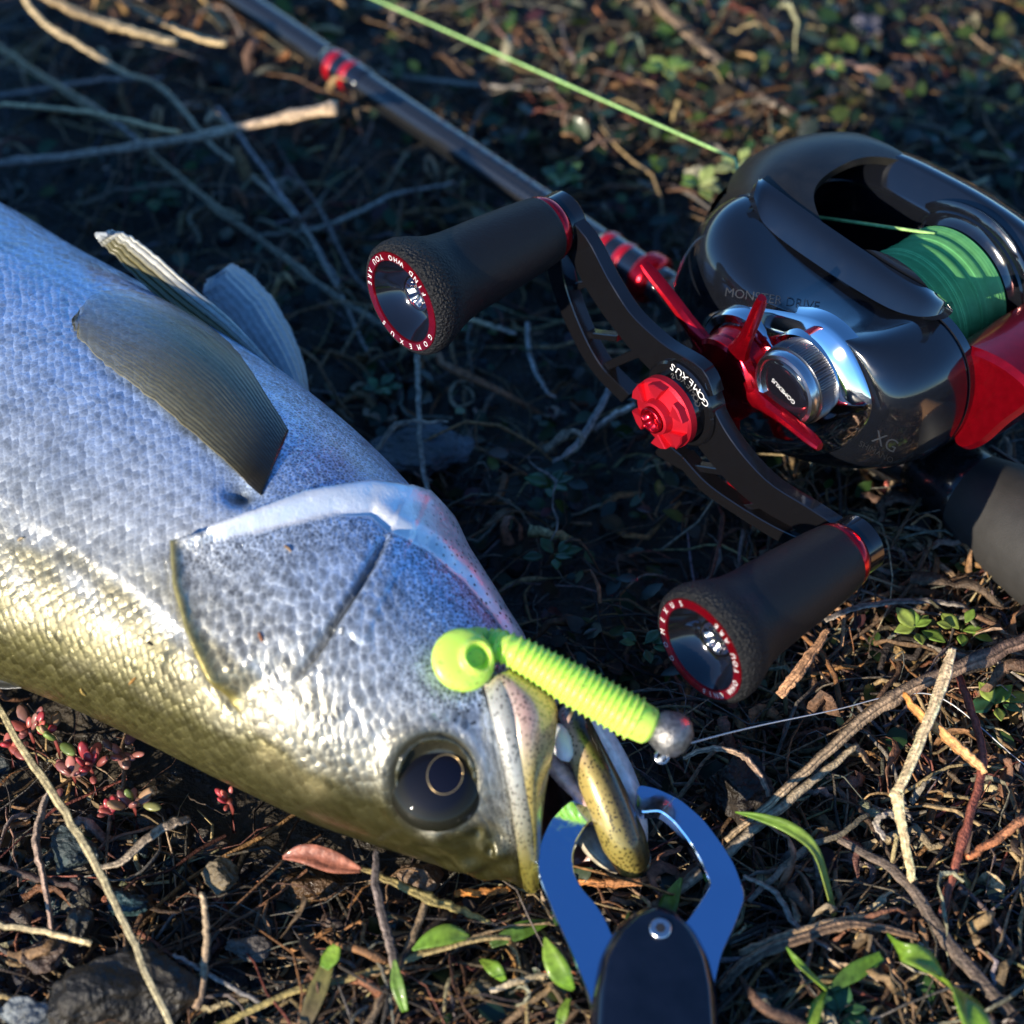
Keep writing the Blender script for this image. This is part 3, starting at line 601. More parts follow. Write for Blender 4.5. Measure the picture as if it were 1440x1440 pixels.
# curled paddle tail
tcn = on_fish(645, 941, .34); n_ = unit(unit(CAM-tcn)*.75+np.array([0, 0, 1])*.25+np.array([.25, 0, 0])); e1, e2, ea = frame_of(n_, (0, 1, 0))
rr = np.linspace(0, 1, 26); aa = np.arange(64)*2*math.pi/64; Vt = []
for s in (1, -1):
    for r in rr:
        for a in aa:
            R_ = .60*(1+.06*math.cos(a-2.4)); x = r*R_*math.cos(a); y = r*R_*math.sin(a)
            dome = .20*math.sqrt(max(0, 1-r**2.6))
            h = dome*s
            if s > 0:
                d = math.hypot((x-.20)/.23, (y-.10)/.22); h += -.20*(1-sstep(.75, 1.15, d))+.13*math.exp(-((d-1.25)/.25)**2)*(1 if x < .3 else .5)*sstep(1, .8, r)
            Vt.append(tcn+e1*x+e2*y+ea*h)
Vt = np.array(Vt); k = 26*64; Ft = grid_faces(26, 64, True); Ft = Ft+[tuple(i+k for i in f[::-1]) for f in Ft]+[(25*64+j, k+25*64+j, k+25*64+(j+1) % 64, 25*64+(j+1) % 64) for j in range(64)]
mk('curled_tail', (Vt, Ft), lm, lure)
dark_wire = M('blued_hook_wire', (.02, .02, .022), .25, .9)
hk = [P(*q) for q in interp([(918, 1024, 3.75), (850, 988, 3.9), (812, 972, 3.7), (795, 985, 3.55), (782, 1002, 3.35), (786, 1018, 3.1)], np.linspace(0, 1, 30))]
mk('hook', tube(hk, .045, 8), dark_wire, lure)
lead = M('grey_lead', (.22, .215, .21), .46, .85, vary=.45, vscale=900, bump=.5, bscale=1500, bdist=.0004)
jh = P(942, 1031, 3.7); je = unit(lp[0]-lp[6]); e1, e2, ea = frame_of(je)
mk('jig_head', lathe([(.02, -.44), (.2, -.39), (.34, -.26), (.43, -.03), (.43, .12), (.36, .28), (.2, .40), (.02, .44)], jh, e1, e2, ea, 40), lead, lure)
ey = P(931, 1064, 3.45); ew = unit(CAM-ey); e1, e2, _ = frame_of(ew); ring = [ey+.115*(math.cos(a)*e1+math.sin(a)*e2) for a in np.linspace(0, 2*math.pi, 25)]
mk('line_tie', tube(ring+[P(938, 1048, 3.6)], .032, 8), M('steel_wire', (.55, .55, .56), .2, 1), lure)
ll = [P(*q) for q in interp([(931, 1066, 3.5), (945, 1056, 3.4), (975, 1044, 3.0), (1060, 1022, 2.2), (1175, 998, 1.4), (1260, 978, .9), (1330, 985, .6), (1440, 1075, .3), (1500, 1110, .2)], np.linspace(0, 1, 60))]
lead_line = thing('leader_line', P(1200, 995, .2), 'thin clear leader line knotted to the jig head, trailing over the straw', 'fishing line')
mk('leader', tube(ll, .014, 6), M('clear_nylon', (.62, .64, .66), .2, spec=.7), lead_line)
kn = ll[1]; e1, e2, ea = frame_of(unit(np.array(ll[3])-ll[1]))
mk('knot', lathe([(.01, -.12), (.04, -.1), (.045, -.05), (.036, -.03), (.046, 0), (.036, .03), (.045, .06), (.03, .12), (.01, .16)], kn, e1, e2, ea, 12), bpy.data.materials['clear_nylon'], lead_line)

# ================================================================== LIP GRIP
gp0 = P(900, 1290, 1.55); gn = unit([.04, -.16, 1])
def GM(x, y, h=0.0):
    d = ray(x, y); t = ((gp0-CAM)@gn)/(d@gn); return CAM+d*t+gn*h
grip = thing('lip_grip', P(920, 1400, 0), 'steel fish lip gripper with two curved jaws and dark navy handle', 'lip gripper')
def steel_mat():
    m, t, b, L = nodes('polished_steel'); N = t.nodes.new; tc = N('ShaderNodeTexCoord')
    n = N('ShaderNodeTexNoise'); n.inputs['Scale'].default_value = 38; n.inputs['Detail'].default_value = 2; L(tc.outputs['Object'], n.inputs['Vector'])
    n2 = N('ShaderNodeTexNoise'); n2.inputs['Scale'].default_value = 700; n2.inputs['Detail'].default_value = 6; L(tc.outputs['Object'], n2.inputs['Vector'])
    mr = N('ShaderNodeMapRange'); mr.inputs[1].default_value = .45; mr.inputs[2].default_value = .75; mr.inputs[3].default_value = .06; mr.inputs[4].default_value = .18; L(n2.outputs[0], mr.inputs[0]); L(mr.outputs[0], b.inputs['Roughness'])
    b.inputs['Metallic'].default_value = 1; b.inputs['Base Color'].default_value = (.52, .68, .95, 1)  # base colour tinted blue to stand in for the sky's reflection
    bp = N('ShaderNodeBump'); bp.inputs['Strength'].default_value = .35; bp.inputs['Distance'].default_value = .004; L(n.outputs[0], bp.inputs['Height']); L(bp.outputs[0], b.inputs['Normal']); return m
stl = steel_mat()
LJ = [(838, 1440), (826, 1395), (800, 1333), (778, 1284), (757, 1232), (755, 1206), (761, 1180), (774, 1152), (797, 1128), (828, 1113), (862, 1108), (868, 1124), (848, 1140), (826, 1157), (810, 1182), (805, 1205), (808, 1228), (818, 1248), (838, 1270), (852, 1292), (861, 1314), (880, 1350), (900, 1440)]
RJ = [(896, 1102), (924, 1108), (958, 1124), (990, 1152), (1014, 1184), (1034, 1216), (1047, 1254), (1047, 1268), (1034, 1302), (1016, 1340), (1007, 1378), (1000, 1420), (940, 1420), (930, 1350), (960, 1302), (978, 1278), (993, 1256), (999, 1243), (988, 1216), (970, 1184), (948, 1156), (928, 1140), (902, 1143), (893, 1134)]
def dense(poly, n=6):
    p = np.asarray(poly, float); out = []
    for i in range(len(p)):
        a, b = p[i], p[(i+1) % len(p)]; out += [a+(b-a)*k/n for k in range(n)]
    out = np.array(out)
    for _ in range(3): out = .5*out+.25*(np.roll(out, 1, 0)+np.roll(out, -1, 0))
    return out
def gpm(x, y, a): return GM(x, y, a)
def prism_px(poly, h0, h1, bevpx, bevh):
    return loft([np.array([GM(x, y, h) for x, y in (inset(poly, d) if d else poly)]) for d, h in ((bevpx, h0), (0, h0+bevh), (0, h1-bevh), (bevpx, h1))])
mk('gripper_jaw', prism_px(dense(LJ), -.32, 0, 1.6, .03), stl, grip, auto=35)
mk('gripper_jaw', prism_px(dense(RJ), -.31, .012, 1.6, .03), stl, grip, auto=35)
HD = [(833, 1400), (842, 1352), (862, 1314), (890, 1287), (921, 1277), (950, 1287), (976, 1312), (996, 1350), (1006, 1395), (1010, 1450), (1012, 1520), (1016, 1640), (1018, 1780), (1000, 1860), (920, 1890), (840, 1860), (815, 1780), (820, 1640), (826, 1520), (830, 1450)]
navy = M('navy_plastic', (.004, .006, .014), .14, 0, vary=.25, vscale=200, bump=.15, bscale=900, bdist=.0002, coat=.3, rvary=.08)
hp = dense(HD)
hd = mk('grip_handle', loft([np.array([GM(x, y, h) for x, y in inset(hp, d)]) for d, h in ((5, -.75), (0, -.68), (0, .12), (4, .28), (13, .44), (17, .46))]), navy, grip, auto=40)
scx, scy = 925, 1321; so_ = GM(scx, scy, .46); e1, e2, ea = frame_of(gn, (0, 1, 0))
sc_ = mk('pivot_screw', lathe([(.20, -.05), (.20, .04), (.185, .055), (.10, .056), (.085, .05), (.08, -.03)], so_, e1, e2, ea, 36, True, True), M('zinc_screw', (.6, .62, .66), .3, 1, vary=.15, vscale=900), hd, auto=35)
mk('hex_recess', prism([(.098*math.cos(k*math.pi/3), .098*math.sin(k*math.pi/3)) for k in range(6)], .03, .062, lambda x, y, a: so_+e1*x+e2*y+ea*a), M('recess_dark', (.05, .05, .055), .4, .6), sc_, smooth=False)

# ================================================================== REEL
RO = np.array([3.097, -1.73, 4.7]); RB = np.array([[-0.6636, 0.0327, -0.7474], [0.748, 0.0477, -0.662], [-0.014, 0.9983, 0.0562]])
RF, RU, RA = [unit(RB[:, k]) for k in range(3)]
def RM(f, u, a): return RO+RF*f+RU*u+RA*a
def pixR(x, y, a):
    d = ray(x, y); t = ((RO+RA*a-CAM)@RA)/(d@RA); q = CAM+d*t-RO; return (q@RF, q@RU)
def px2(poly, a): return np.array([pixR(x, y, a) for x, y in poly])
reel = thing('baitcasting_reel', RM(-1.5, -2.1, -6), 'glossy black low profile fishing reel with red star drag and green line', 'fishing reel')
gloss = M('black_gloss_paint', (.005, .006, .009), .14, 0, coat=.85, spec=.7, rvary=.09, vscale=240, detail=8, bump=.05, bscale=2600, bdist=.0001)
black = M('black_anodised', (.010, .010, .012), .28, .4, vary=.2, vscale=400, rvary=.08, coat=.2)
chrome = M('chrome_plate', (.80, .81, .83), .06, 1.0, rvary=.03, vscale=80)
redm = M('red_anodised', (.50, .004, .016), .22, .85, vary=.15, vscale=500, bump=.08, bscale=2500, bdist=.0001, coat=.3)
redmat = M('red_bead_blast', (.58, .012, .03), .48, .7, bump=.6, bscale=4200, bdist=.00012)
dark = M('dark_interior', (.008, .008, .009), .5, .2)
whitep = M('white_print', (.75, .75, .75), .5); silverp = M('silver_print', (.22, .24, .28), .4, .3)
SPF, SPU = -1.6, .70           # spool axis
chrome_o = smooth_poly(px2([(984, 470), (990, 448), (1010, 438), (1050, 433), (1110, 441), (1152, 452), (1186, 480), (1208, 518), (1223, 560), (1221, 586), (1204, 612), (1170, 636), (1110, 640), (1050, 618), (1005, 560), (984, 505)], -2.75), 96)
seam_o = smooth_poly([(3.3, .9), (2.85, 1.75), (2.15, 2.12), (.8, 1.80), (-.6, 1.70), (-1.9, 1.72), (-2.9, 2.02), (-3.65, 1.72), (-4.05, 1.1), (-4.15, .2), (-3.9, -.75), (-3.3, -1.45), (-2.0, -1.95), (0, -2.05), (2.0, -1.95), (3.1, -1.4), (3.55, -.4)], 96)
def align(a, b):
    best = min(range(len(a)), key=lambda k: np.sum((np.roll(a, -k, 0)-b)**2)); return np.roll(a, -best, 0)
if np.cross(np.roll(chrome_o, -1, 0)-chrome_o, np.roll(chrome_o, 1, 0)-chrome_o).sum()*np.cross(np.roll(seam_o, -1, 0)-seam_o, np.roll(seam_o, 1, 0)-seam_o).sum() < 0: chrome_o = chrome_o[::-1]
_ar = lambda p: np.sum(p[:, 0]*np.roll(p[:, 1], -1)-np.roll(p[:, 0], -1)*p[:, 1])
if _ar(chrome_o)*_ar(seam_o) < 0: chrome_o = chrome_o[::-1]
chrome_o = align(chrome_o, seam_o)
rings = []
for q in np.linspace(0, 1, 22):
    g = math.sin(q*math.pi/2)**.85; a = -2.78-1.85*(1-math.cos(q*math.pi/2))**.9
    rings.append(np.array([RM(f, u, a) for f, u in chrome_o*(1-g)+seam_o*g]))
for a, d in ((-4.68, .0), (-4.70, .05), (-4.76, .05), (-4.78, 0), (-5.0, .02), (-5.02, .25)): rings.append(np.array([RM(f, u, a) for f, u in (inset(seam_o, d) if d else seam_o)]))
shell = mk('side_shell', loft(rings), gloss, reel, label='glossy black gear side shell', auto=50)
# chrome plate on the shell
cr = []
for d, a in ((-.04, -3.1), (-.02, -2.80), (.02, -2.74), (.10, -2.68), (.24, -2.58), (.42, -2.48), (.60, -2.44)): cr.append(np.array([RM(f, u, a) for f, u in inset(chrome_o, d)]))
mk('chrome_plate', loft(cr), chrome, reel, auto=40)
# ridge of the palm opening on the gear side
lo = px2([(1056, 278), (1078, 318), (1150, 372), (1240, 428), (1288, 446), (1322, 446), (1335, 436)], -4.42); hi = px2([(1066, 254), (1090, 268), (1160, 318), (1240, 372), (1300, 408), (1326, 424), (1337, 434)], -5.0)
U = np.linspace(0, 1, 40); lo_, hi_ = interp(lo, U), interp(hi, U); G = np.zeros((40, 12, 3))
for i in range(40):
    for j in range(12):
        v = j/11; f, u = lo_[i]*(1-v)+hi_[i]*v; G[i, j] = RM(f, u+.10*math.sin(v*math.pi), -4.42*(1-v)-5.0*v)
mk('palm_ridge', sheet(G, .16), gloss, reel, auto=50)
# inner wall of gear side
# front hood, with the line window
hood = [(1.5, 2.42), (2.3, 2.46), (3.0, 2.25), (3.6, 1.75), (4.05, 1.15), (4.4, .35), (4.6, -.5), (4.4, -1.3), (3.7, -1.9)]
G = np.zeros((40, 28, 3)); hh_ = interp(hood, np.linspace(0, 1, 40))
for i in range(40):
    for j in range(28):
        v = j/27; a = -4.98*(1-v)-8.3*v; bul = math.sin(v*math.pi)**.7
        f, u = hh_[i]; cutb = .0
        if i < 8: f += (.9*(1-i/8))*(-(abs(2*v-1)**4))
        G[i, j] = RM(f-(.25+.75*min(1, i/18))*(1-bul), u-.22*(1-bul)*(1-i/60), a)
Vh, Fh = sheet(G, .2)
# leave a line window in the nose
def win(face):
    k = [i for i in face]; ii = [(q % 1120)//28 for q in k]; jj = [(q % 1120) % 28 for q in k]
    return 18 <= min(ii) and max(ii) <= 24 and 3 <= min(jj) and max(jj) <= 25
Fh = [f for f in Fh if not win(f)]
mk('front_hood', (Vh, Fh), M('black_satin', (.012, .011, .009), .38, .1, vary=.3, vscale=300, bump=.2, bscale=2500, bdist=.0002), reel, auto=50)
mk('line_guide', join([prism([(3.5, .2), (3.75, .25), (3.85, .9), (3.5, 1.0)], -6.6, -5.6, RM, .05), tube([RM(3.5, -.1, -4.9), RM(3.5, -.1, -8.0)], .14, 12)]), dark, reel)
# far side plate
far_o = smooth_poly([(3.7, .4), (3.2, 1.25), (2.4, 1.95), (1.3, 2.36), (0, 2.5), (-1.4, 2.52), (-2.6, 2.34), (-3.5, 1.8), (-4.0, .9), (-4.05, -.1), (-3.6, -1.2), (-2.4, -1.9), (0, -2.05), (2.2, -1.9), (3.4, -1.2), (3.85, -.4)], 96)
rings = []
for a, d in ((-7.50, .62), (-7.51, .56), (-7.56, .50), (-7.98, .05), (-8.05, 0), (-8.3, .04), (-8.7, .22), (-9.0, .55), (-9.15, 1.0)): rings.append(np.array([RM(f, u, a) for f, u in inset(far_o, d)]))
mk('side_plate', loft(rings), gloss, reel, label='glossy black side plate away from the crank', auto=50)
# frame floor and rear bridge
mk('frame', join([prism([(3.6, -1.2), (-3.4, -1.25), (-3.2, -1.9), (0, -2.02), (3.3, -1.85)], -7.8, -4.95, RM, .05), prism([(1.1, -.9), (3.4, -.7), (3.4, -1.3), (1.0, -1.3)], -7.9, -4.9, RM, .05)]), dark, reel, smooth=False)
mk('reel_foot', prism([(3.6, -2.42), (2.6, -2.05), (-2.4, -2.05), (-3.6, -2.42), (-3.6, -2.55), (3.6, -2.55)], -6.9, -5.3, RM, .05), black, reel, smooth=False)
# spool and line
sp0 = RM(SPF, SPU, 0)
spool = mk('spool', lathe([(.3, -8.0), (1.62, -7.95), (1.86, -7.75), (1.92, -7.6), (1.86, -7.55), (1.72, -7.52), (1.70, -7.45), (1.60, -7.42), (1.52, -7.36), (1.46, -7.30), (1.0, -7.28), (1.0, -5.2), (1.5, -5.16), (1.72, -5.1), (1.82, -5.04), (.3, -5.03)], sp0, -RF, RU, RA, 72), gloss, reel, auto=40)
def braid_mat():
    m, t, b, L = nodes('green_braid'); N = t.nodes.new; tc = N('ShaderNodeTexCoord')
    n = N('ShaderNodeTexNoise'); n.inputs['Scale'].default_value = 500; n.inputs['Detail'].default_value = 4; L(tc.outputs['Object'], n.inputs['Vector'])
    cr = N('ShaderNodeValToRGB'); cr.color_ramp.elements[0].color = (.14, .50, .13, 1); cr.color_ramp.elements[1].color = (.28, .80, .27, 1); L(n.outputs[0], cr.inputs[0]); L(cr.outputs[0], b.inputs['Base Color']); b.inputs['Roughness'].default_value = .55; return m
braid = braid_mat(); prof = [(1.05, -7.26)]
for k in range(240):
    h = -7.24+k*(2.04/239); prof.append((1.43+.035*math.sin(k*.13)+.02*math.sin(k*.041+1)+(.014 if k % 2 else -.014)+.01*rng.normal(), h))
prof.append((1.05, -5.19)); mk('wound_line', lathe(prof, sp0, -RF, RU, RA, 64), braid, spool)
# thumb bar
tb = smooth_poly([(-3.25, 1.05), (-3.45, 1.42), (-3.9, 1.62), (-4.6, 1.72), (-5.3, 1.6), (-5.5, 1.25), (-5.0, .3), (-4.6, -.5), (-4.2, -.95), (-3.85, -.9), (-3.75, -.3), (-3.6, .4)], 60)
mk('thumb_bar', prism(tb, -7.7, -4.95, RM, .12), redm, reel, auto=35, label='red thumb bar behind the spool')
# gear boss, star drag, cast control
mk('drive_boss', lathe([(1.30, -3.2), (1.28, -2.5), (1.22, -2.42), (1.05, -2.40), (.98, -2.5), (.98, -2.9)], RM(0, 0, 0), -RF, RU, RA, 64, True, True), chrome, reel, auto=40)
star_parts = [lathe([(.5, -2.5), (.96, -2.46), (.98, -2.3), (.90, -2.05), (.96, -1.96), (.95, -1.76), (.86, -1.70), (.42, -1.70)], RM(0, 0, 0), -RF, RU, RA, 56)]
for k in range(5):
    an = math.radians(36+72*k-(4 if k==2 else 0)); c_, s_ = math.cos(an), math.sin(an)
    line = [(.70, -1.85), (1.05, -1.85), (1.5, -1.82), (1.95, -1.78), (2.65, -1.68), (2.95, -1.62)]
    wdt = [.70, .42, .30, .26, .23, .17]; tk = [.15, .15, .14, .14, .14, .09]; rings = []
    for (r, a), w, t_ in zip(interp(line, np.linspace(0, 1, 14)), np.interp(np.linspace(0, 1, 14), np.linspace(0, 1, 6), wdt), np.interp(np.linspace(0, 1, 14), np.linspace(0, 1, 6), tk)):
        pr = [(-w, -.6*t_), (-w, .3*t_), (-w*.55, t_), (0, t_*1.25), (w*.55, t_), (w, .3*t_), (w, -.6*t_), (0, -t_)]
        rings.append(np.array([RM(r*c_-(q*.5)*s_, r*s_+(q*.5)*c_, a+h) for q, h in pr]))
    star_parts.append(loft(rings))
star = mk('star_drag', join(star_parts), redm, reel, auto=32, label='red five armed star drag wheel')
def place_text(s, size, org, ex, ey, nrm, off=.01):
    V, F = text_vf(s, size); return np.array([org+ex*x+ey*y+nrm*off for x, y, _ in V]), F
# lettering round the star hub
Vs_ = []
for ch, an in zip('GOMEXUS', np.linspace(-38, 8, 7)):
    a = math.radians(an); rd = -RF*math.cos(a)+RU*math.sin(a); tg_ = RF*math.sin(a)+RU*math.cos(a)
    Vs_.append(place_text(ch, .17, RM(0, 0, -2.22)+rd*.96, tg_, RA, rd, .02))
mk('lettering', join(Vs_), whitep, star, smooth=False)
cx0 = RM(SPF, SPU, 0)
ck = mk('cast_control_knob', lathe([(1.16, -3.2), (1.10, -2.62), (1.04, -2.55), (1.00, -2.45), (.92, -2.44)], cx0, -RF, RU, RA, 72, True, True), chrome, reel, auto=40)
kn_ = []
th_ = np.arange(144)*2*math.pi/144
mk('knurled_ring', lathe([(.8, -2.60), (.87, -2.58), (.88, -2.52), (.88, -2.14), (.86, -2.1), (.8, -2.08)], cx0, -RF, RU, RA, 288, wob=lambda t, k: 1+.013*np.sign(np.sin(t*96)) if 1 <= k <= 3 else 1+0*t), M('knurl_steel', (.16, .16, .17), .3, 1), ck, auto=30)
cap = mk('knob_cap', lathe([(.80, -2.2), (.83, -2.06), (.83, -1.94), (.79, -1.86), (.72, -1.84), (.68, -1.87), (.665, -1.90)], cx0, -RF, RU, RA, 72), M('satin_steel', (.62, .64, .66), .22, 1), ck, auto=40)
mk('cap_inlay', lathe([(.67, -1.93), (.665, -1.895), (.4, -1.89), (.01, -1.889)], cx0, -RF, RU, RA, 64), M('black_lacquer', (.006, .006, .01), .12, coat=1), cap)
xr = unit(-RF*.95-RU*.30); yr = np.cross(RA, xr)
mk('lettering', place_text('GOMEXUS', .15, cx0+RA*-1.875-RU*.03, -xr, -yr, RA, 0), whitep, cap, smooth=False)
# crank arm
def arm_strip(px, w, a0, a1, n=26): return prism(px2(strip2d(px, w, n), (a0+a1)/2), a0, a1, RM, .02)
arm = [arm_strip([(786, 306), (818, 342), (850, 400), (884, 450), (930, 497), (975, 530), (990, 560)], [34, 36, 34, 32, 40, 50, 46], -.94, -.62),
       arm_strip([(782, 320), (792, 392), (818, 462), (848, 515), (888, 556)], [26, 20, 17, 15, 16], -.92, -.56),
       arm_strip([(800, 405), (838, 395)], [9, 9], -.88, -.66, 4), arm_strip([(824, 468), (872, 474)], [9, 9], -.88, -.66, 4), arm_strip([(852, 515), (905, 492)], [12, 14], -.88, -.65, 4),
       arm_strip([(978, 540), (996, 592), (1030, 642), (1078, 690), (1140, 728), (1180, 758), (1204, 788)], [44, 46, 42, 38, 36, 40, 44], -.93, -.61),
       arm_strip([(962, 640), (998, 680), (1048, 715), (1100, 746), (1160, 775)], [12, 14, 14, 16, 22], -.91, -.55),
       arm_strip([(978, 655), (1035, 664)], [9, 9], -.87, -.65, 4), arm_strip([(1046, 712), (1092, 706)], [9, 9], -.86, -.64, 4), arm_strip([(1112, 752), (1140, 742)], [14, 14], -.86, -.63, 4), arm_strip([(932, 625), (975, 655)], [24, 14], -.89, -.6, 5),
       prism([(.98*math.cos(t), .98*math.sin(t)) for t in np.arange(56)*2*math.pi/56], -.98, -.50, RM, .05),
       prism([(.77*math.cos(t), .77*math.sin(t)) for t in np.arange(56)*2*math.pi/56], -.60, -.16, RM, .05)]
KU = (4.083, 2.265); KD = (-4.809, -.696)
for kf, ku in (KU, KD): arm.append(prism([(kf+.62*math.cos(t), ku+.62*math.sin(t)) for t in np.arange(32)*2*math.pi/32], -.99, -.53, RM, .04))
am_ = M('black_arm_gloss', (.008, .008, .010), .16, .3, coat=.6, rvary=.06, vscale=200)
armo = mk('crank_arm', join(arm), am_, reel, auto=30, label='black open truss crank arm')
tq_ = []
for ch, (x, y), rot in zip('GOMEXUS', interp([(992, 566), (986, 556), (980, 547), (972, 538), (963, 530), (955, 523), (946, 516)], np.linspace(0, 1, 7)), np.linspace(0, 1, 7)):
    f, u = pixR(x, y, -.49); d = unit(np.array(pixR(946, 516, -.6))-np.array(pixR(992, 566, -.6))); ex = RF*d[0]+RU*d[1]; ey = np.cross(RA, ex)
    tq_.append(place_text(ch, .26, RM(f, u, -.488), ex, ey, RA, 0))
mk('lettering', join(tq_), whitep, armo, smooth=False)
ef = RM(*pixR(1142, 762, -.5), -.505); mk('lettering', place_text('Gomexus', .13, ef, unit(-RF*.9+RU*.25), unit(RU*.9+RF*.25), RA, 0), silverp, armo, smooth=False)
# crank nut
nut = mk('crank_nut', join([lathe([(.80, -.52), (.80, -.36), (.74, -.30), (.60, -.27), (.40, -.22), (.36, -.06), (.30, -.04), (.27, -.12), (.01, -.12)], RM(0, 0, .28), -RF, RU, RA, 60)] +
     [prism(np.array([(.78*math.cos(t0+.30), .78*math.sin(t0+.30)), (.78*math.cos(t0-.06), .78*math.sin(t0-.06)), (.74*math.cos(t0-.30), .74*math.sin(t0-.30)), (.42*math.cos(t0+.02), .42*math.sin(t0+.02))]), -.08, .16-.003*k, RM, .03) for k, t0 in enumerate(np.arange(6)*math.pi/3+.35)]), redmat, reel, auto=30, label='red star pattern crank nut')
mk('socket_screw', lathe([(.02, -.17), (.15, -.17), (.25, -.14), (.28, -.08), (.29, -.02), (.25, 0), (.22, -.02), (.18, -.12), (.01, -.12)], RM(0, 0, .34), -RF, RU, RA, 48, wob=lambda t, k: 1+(.16*np.cos(6*t) if k >= 6 else 0)), redm, nut)
# crank knobs
rubber = None
def rubber_mat():
    m, t, b, L = nodes('black_foam_rubber'); N = t.nodes.new; tc = N('ShaderNodeTexCoord')
    v = N('ShaderNodeTexVoronoi'); v.inputs['Scale'].default_value = 1500; L(tc.outputs['Object'], v.inputs['Vector']); n = N('ShaderNodeTexNoise'); n.inputs['Scale'].default_value = 2500; L(tc.outputs['Object'], n.inputs['Vector'])
    ad = N('ShaderNodeMath'); ad.operation = 'ADD'; L(v.outputs['Distance'], ad.inputs[0]); L(n.outputs[0], ad.inputs[1])
    at_ = N('ShaderNodeAttribute'); at_.attribute_name = 'grain'; st_ = N('ShaderNodeMath'); st_.operation = 'MULTIPLY_ADD'; L(at_.outputs['Fac'], st_.inputs[0]); st_.inputs[1].default_value = .8; st_.inputs[2].default_value = .1
    bp = N('ShaderNodeBump'); bp.inputs['Distance'].default_value = .0006; L(ad.outputs[0], bp.inputs['Height']); L(st_.outputs[0], bp.inputs['Strength']); L(bp.outputs[0], b.inputs['Normal'])
    b.inputs['Base Color'].default_value = (.008, .008, .009, 1); b.inputs['Roughness'].default_value = .55; b.inputs['Specular IOR Level'].default_value = .28; return m
rubber = rubber_mat(); cup = M('polished_black_cup', (.010, .011, .016), .14, .5, coat=1.0); torx = M('dark_screw', (.30, .30, .31), .2, 1)
def crank_knob(kf, ku, gomexus_at, find_at, lab):
    o = RM(kf, ku, 0); e1, e2 = -RF, RU
    prof = [(.30, -.55), (.66, -.50), (.70, -.42), (.70, -.36)]
    body = [(.70, -.35), (.74, -.2), (.78, .1), (.82, .6), (.86, 1.1), (.89, 1.6), (.92, 2.1), (.97, 2.45), (1.06, 2.75), (1.17, 3.0), (1.235, 3.2), (1.245, 3.38), (1.22, 3.52), (1.15, 3.60), (1.10, 3.62), (1.08, 3.60), (1.07, 3.4)]
    V, F = lathe(body, o, e1, e2, RA, 84, True, False); gr = np.repeat([sstep(2.6, 3.3, h) for _, h in body], 84)
    kb = mk('crank_knob', (V, F), rubber, reel, attrs={'grain': gr}, label=lab)
    mk('collar', lathe(prof+[(.72, -.34), (.72, -.27), (.60, -.26)], o, e1, e2, RA, 64), redm, kb, auto=35)
    mk('end_ring', lathe([(1.07, 3.5), (1.085, 3.60), (1.075, 3.625), (.90, 3.635), (.885, 3.60), (.88, 3.4)], o, e1, e2, RA, 84, False, False), redm, kb, auto=35)
    mk('end_cup', lathe([(.89, 3.60), (.86, 3.54), (.76, 3.36), (.62, 3.17), (.50, 3.08), (.42, 3.06), (.01, 3.06)], o, e1, e2, RA, 64, False, True), cup, kb, auto=40)
    off = o+e1*.0
    mk('torx_screw', lathe([(.40, 3.02), (.40, 3.18), (.37, 3.23), (.30, 3.24), (.235, 3.22), (.20, 3.12), (.01, 3.11)], off, e1, e2, RA, 60, False, True, wob=lambda t, k: 1+(.17*np.cos(6*t) if k >= 4 else 0)), torx, kb)
    Ls = []
    def ring_text(s, centre, step, outward):
        n = len(s)
        for i, ch in enumerate(s):
            if ch == ' ': continue
            a = math.radians(centre+(i-(n-1)/2)*step*(-1 if outward else 1)); rd = e1*math.cos(a)+e2*math.sin(a); tg_ = np.cross(RA, rd)
            up = rd if outward else -rd; ex = -tg_ if outward else tg_
            Ls.append(place_text(ch, .165, o+rd*.985+RA*3.64, ex, up, RA, 0))
    ring_text('GOMEXUS', gomexus_at, 17.2, True); ring_text('FIND WHO YOU ARE', find_at, 9.6, False)
    mk('lettering', join(Ls), whitep, kb, smooth=False)
crank_knob(*KU, -70, 113, 'black crank knob above the rod'); crank_knob(*KD, 178, -2, 'black crank knob above the straw')
# print on the shell: laid onto the surface
shB = BVHTree.FromPolygons([list(v) for v in np.array([v.co[:] for v in shell.data.vertices])/CM+BASE[reel.name]], [list(p.vertices) for p in shell.data.polygons])
def decal(s, size, x, y, dirx, mat, parent=shell):
    """lettering laid on the shell where the line of print runs from pixel to pixel"""
    V, F = text_vf(s, size); out = []
    ux = np.array(dirx, float)/np.hypot(*dirx); uy = np.array([ux[1], -ux[0]])
    for a, b, _ in V:
        q = np.array([x, y])+ux*a+uy*b; h = shB.ray_cast(Vector(CAM), Vector(unit(ray(*q))))
        p = np.array(h[0]) if h[0] is not None else RM(*pixR(*q, -3.5), -3.5); out.append(p+unit(CAM-p)*.012)
    return mk('lettering', (out, F), mat, parent, smooth=False)
faintp = M('grey_print', (.022, .026, .034), .4)
decal('MONSTER DRIVE', 18, 1086, 421, (118, 18), faintp); decal('XG', 26, 1245, 622, (40, 22), faintp); decal('SHIMANO', 12, 1232, 636, (50, 27), M('dim_print', (.012, .013, .016), .4))

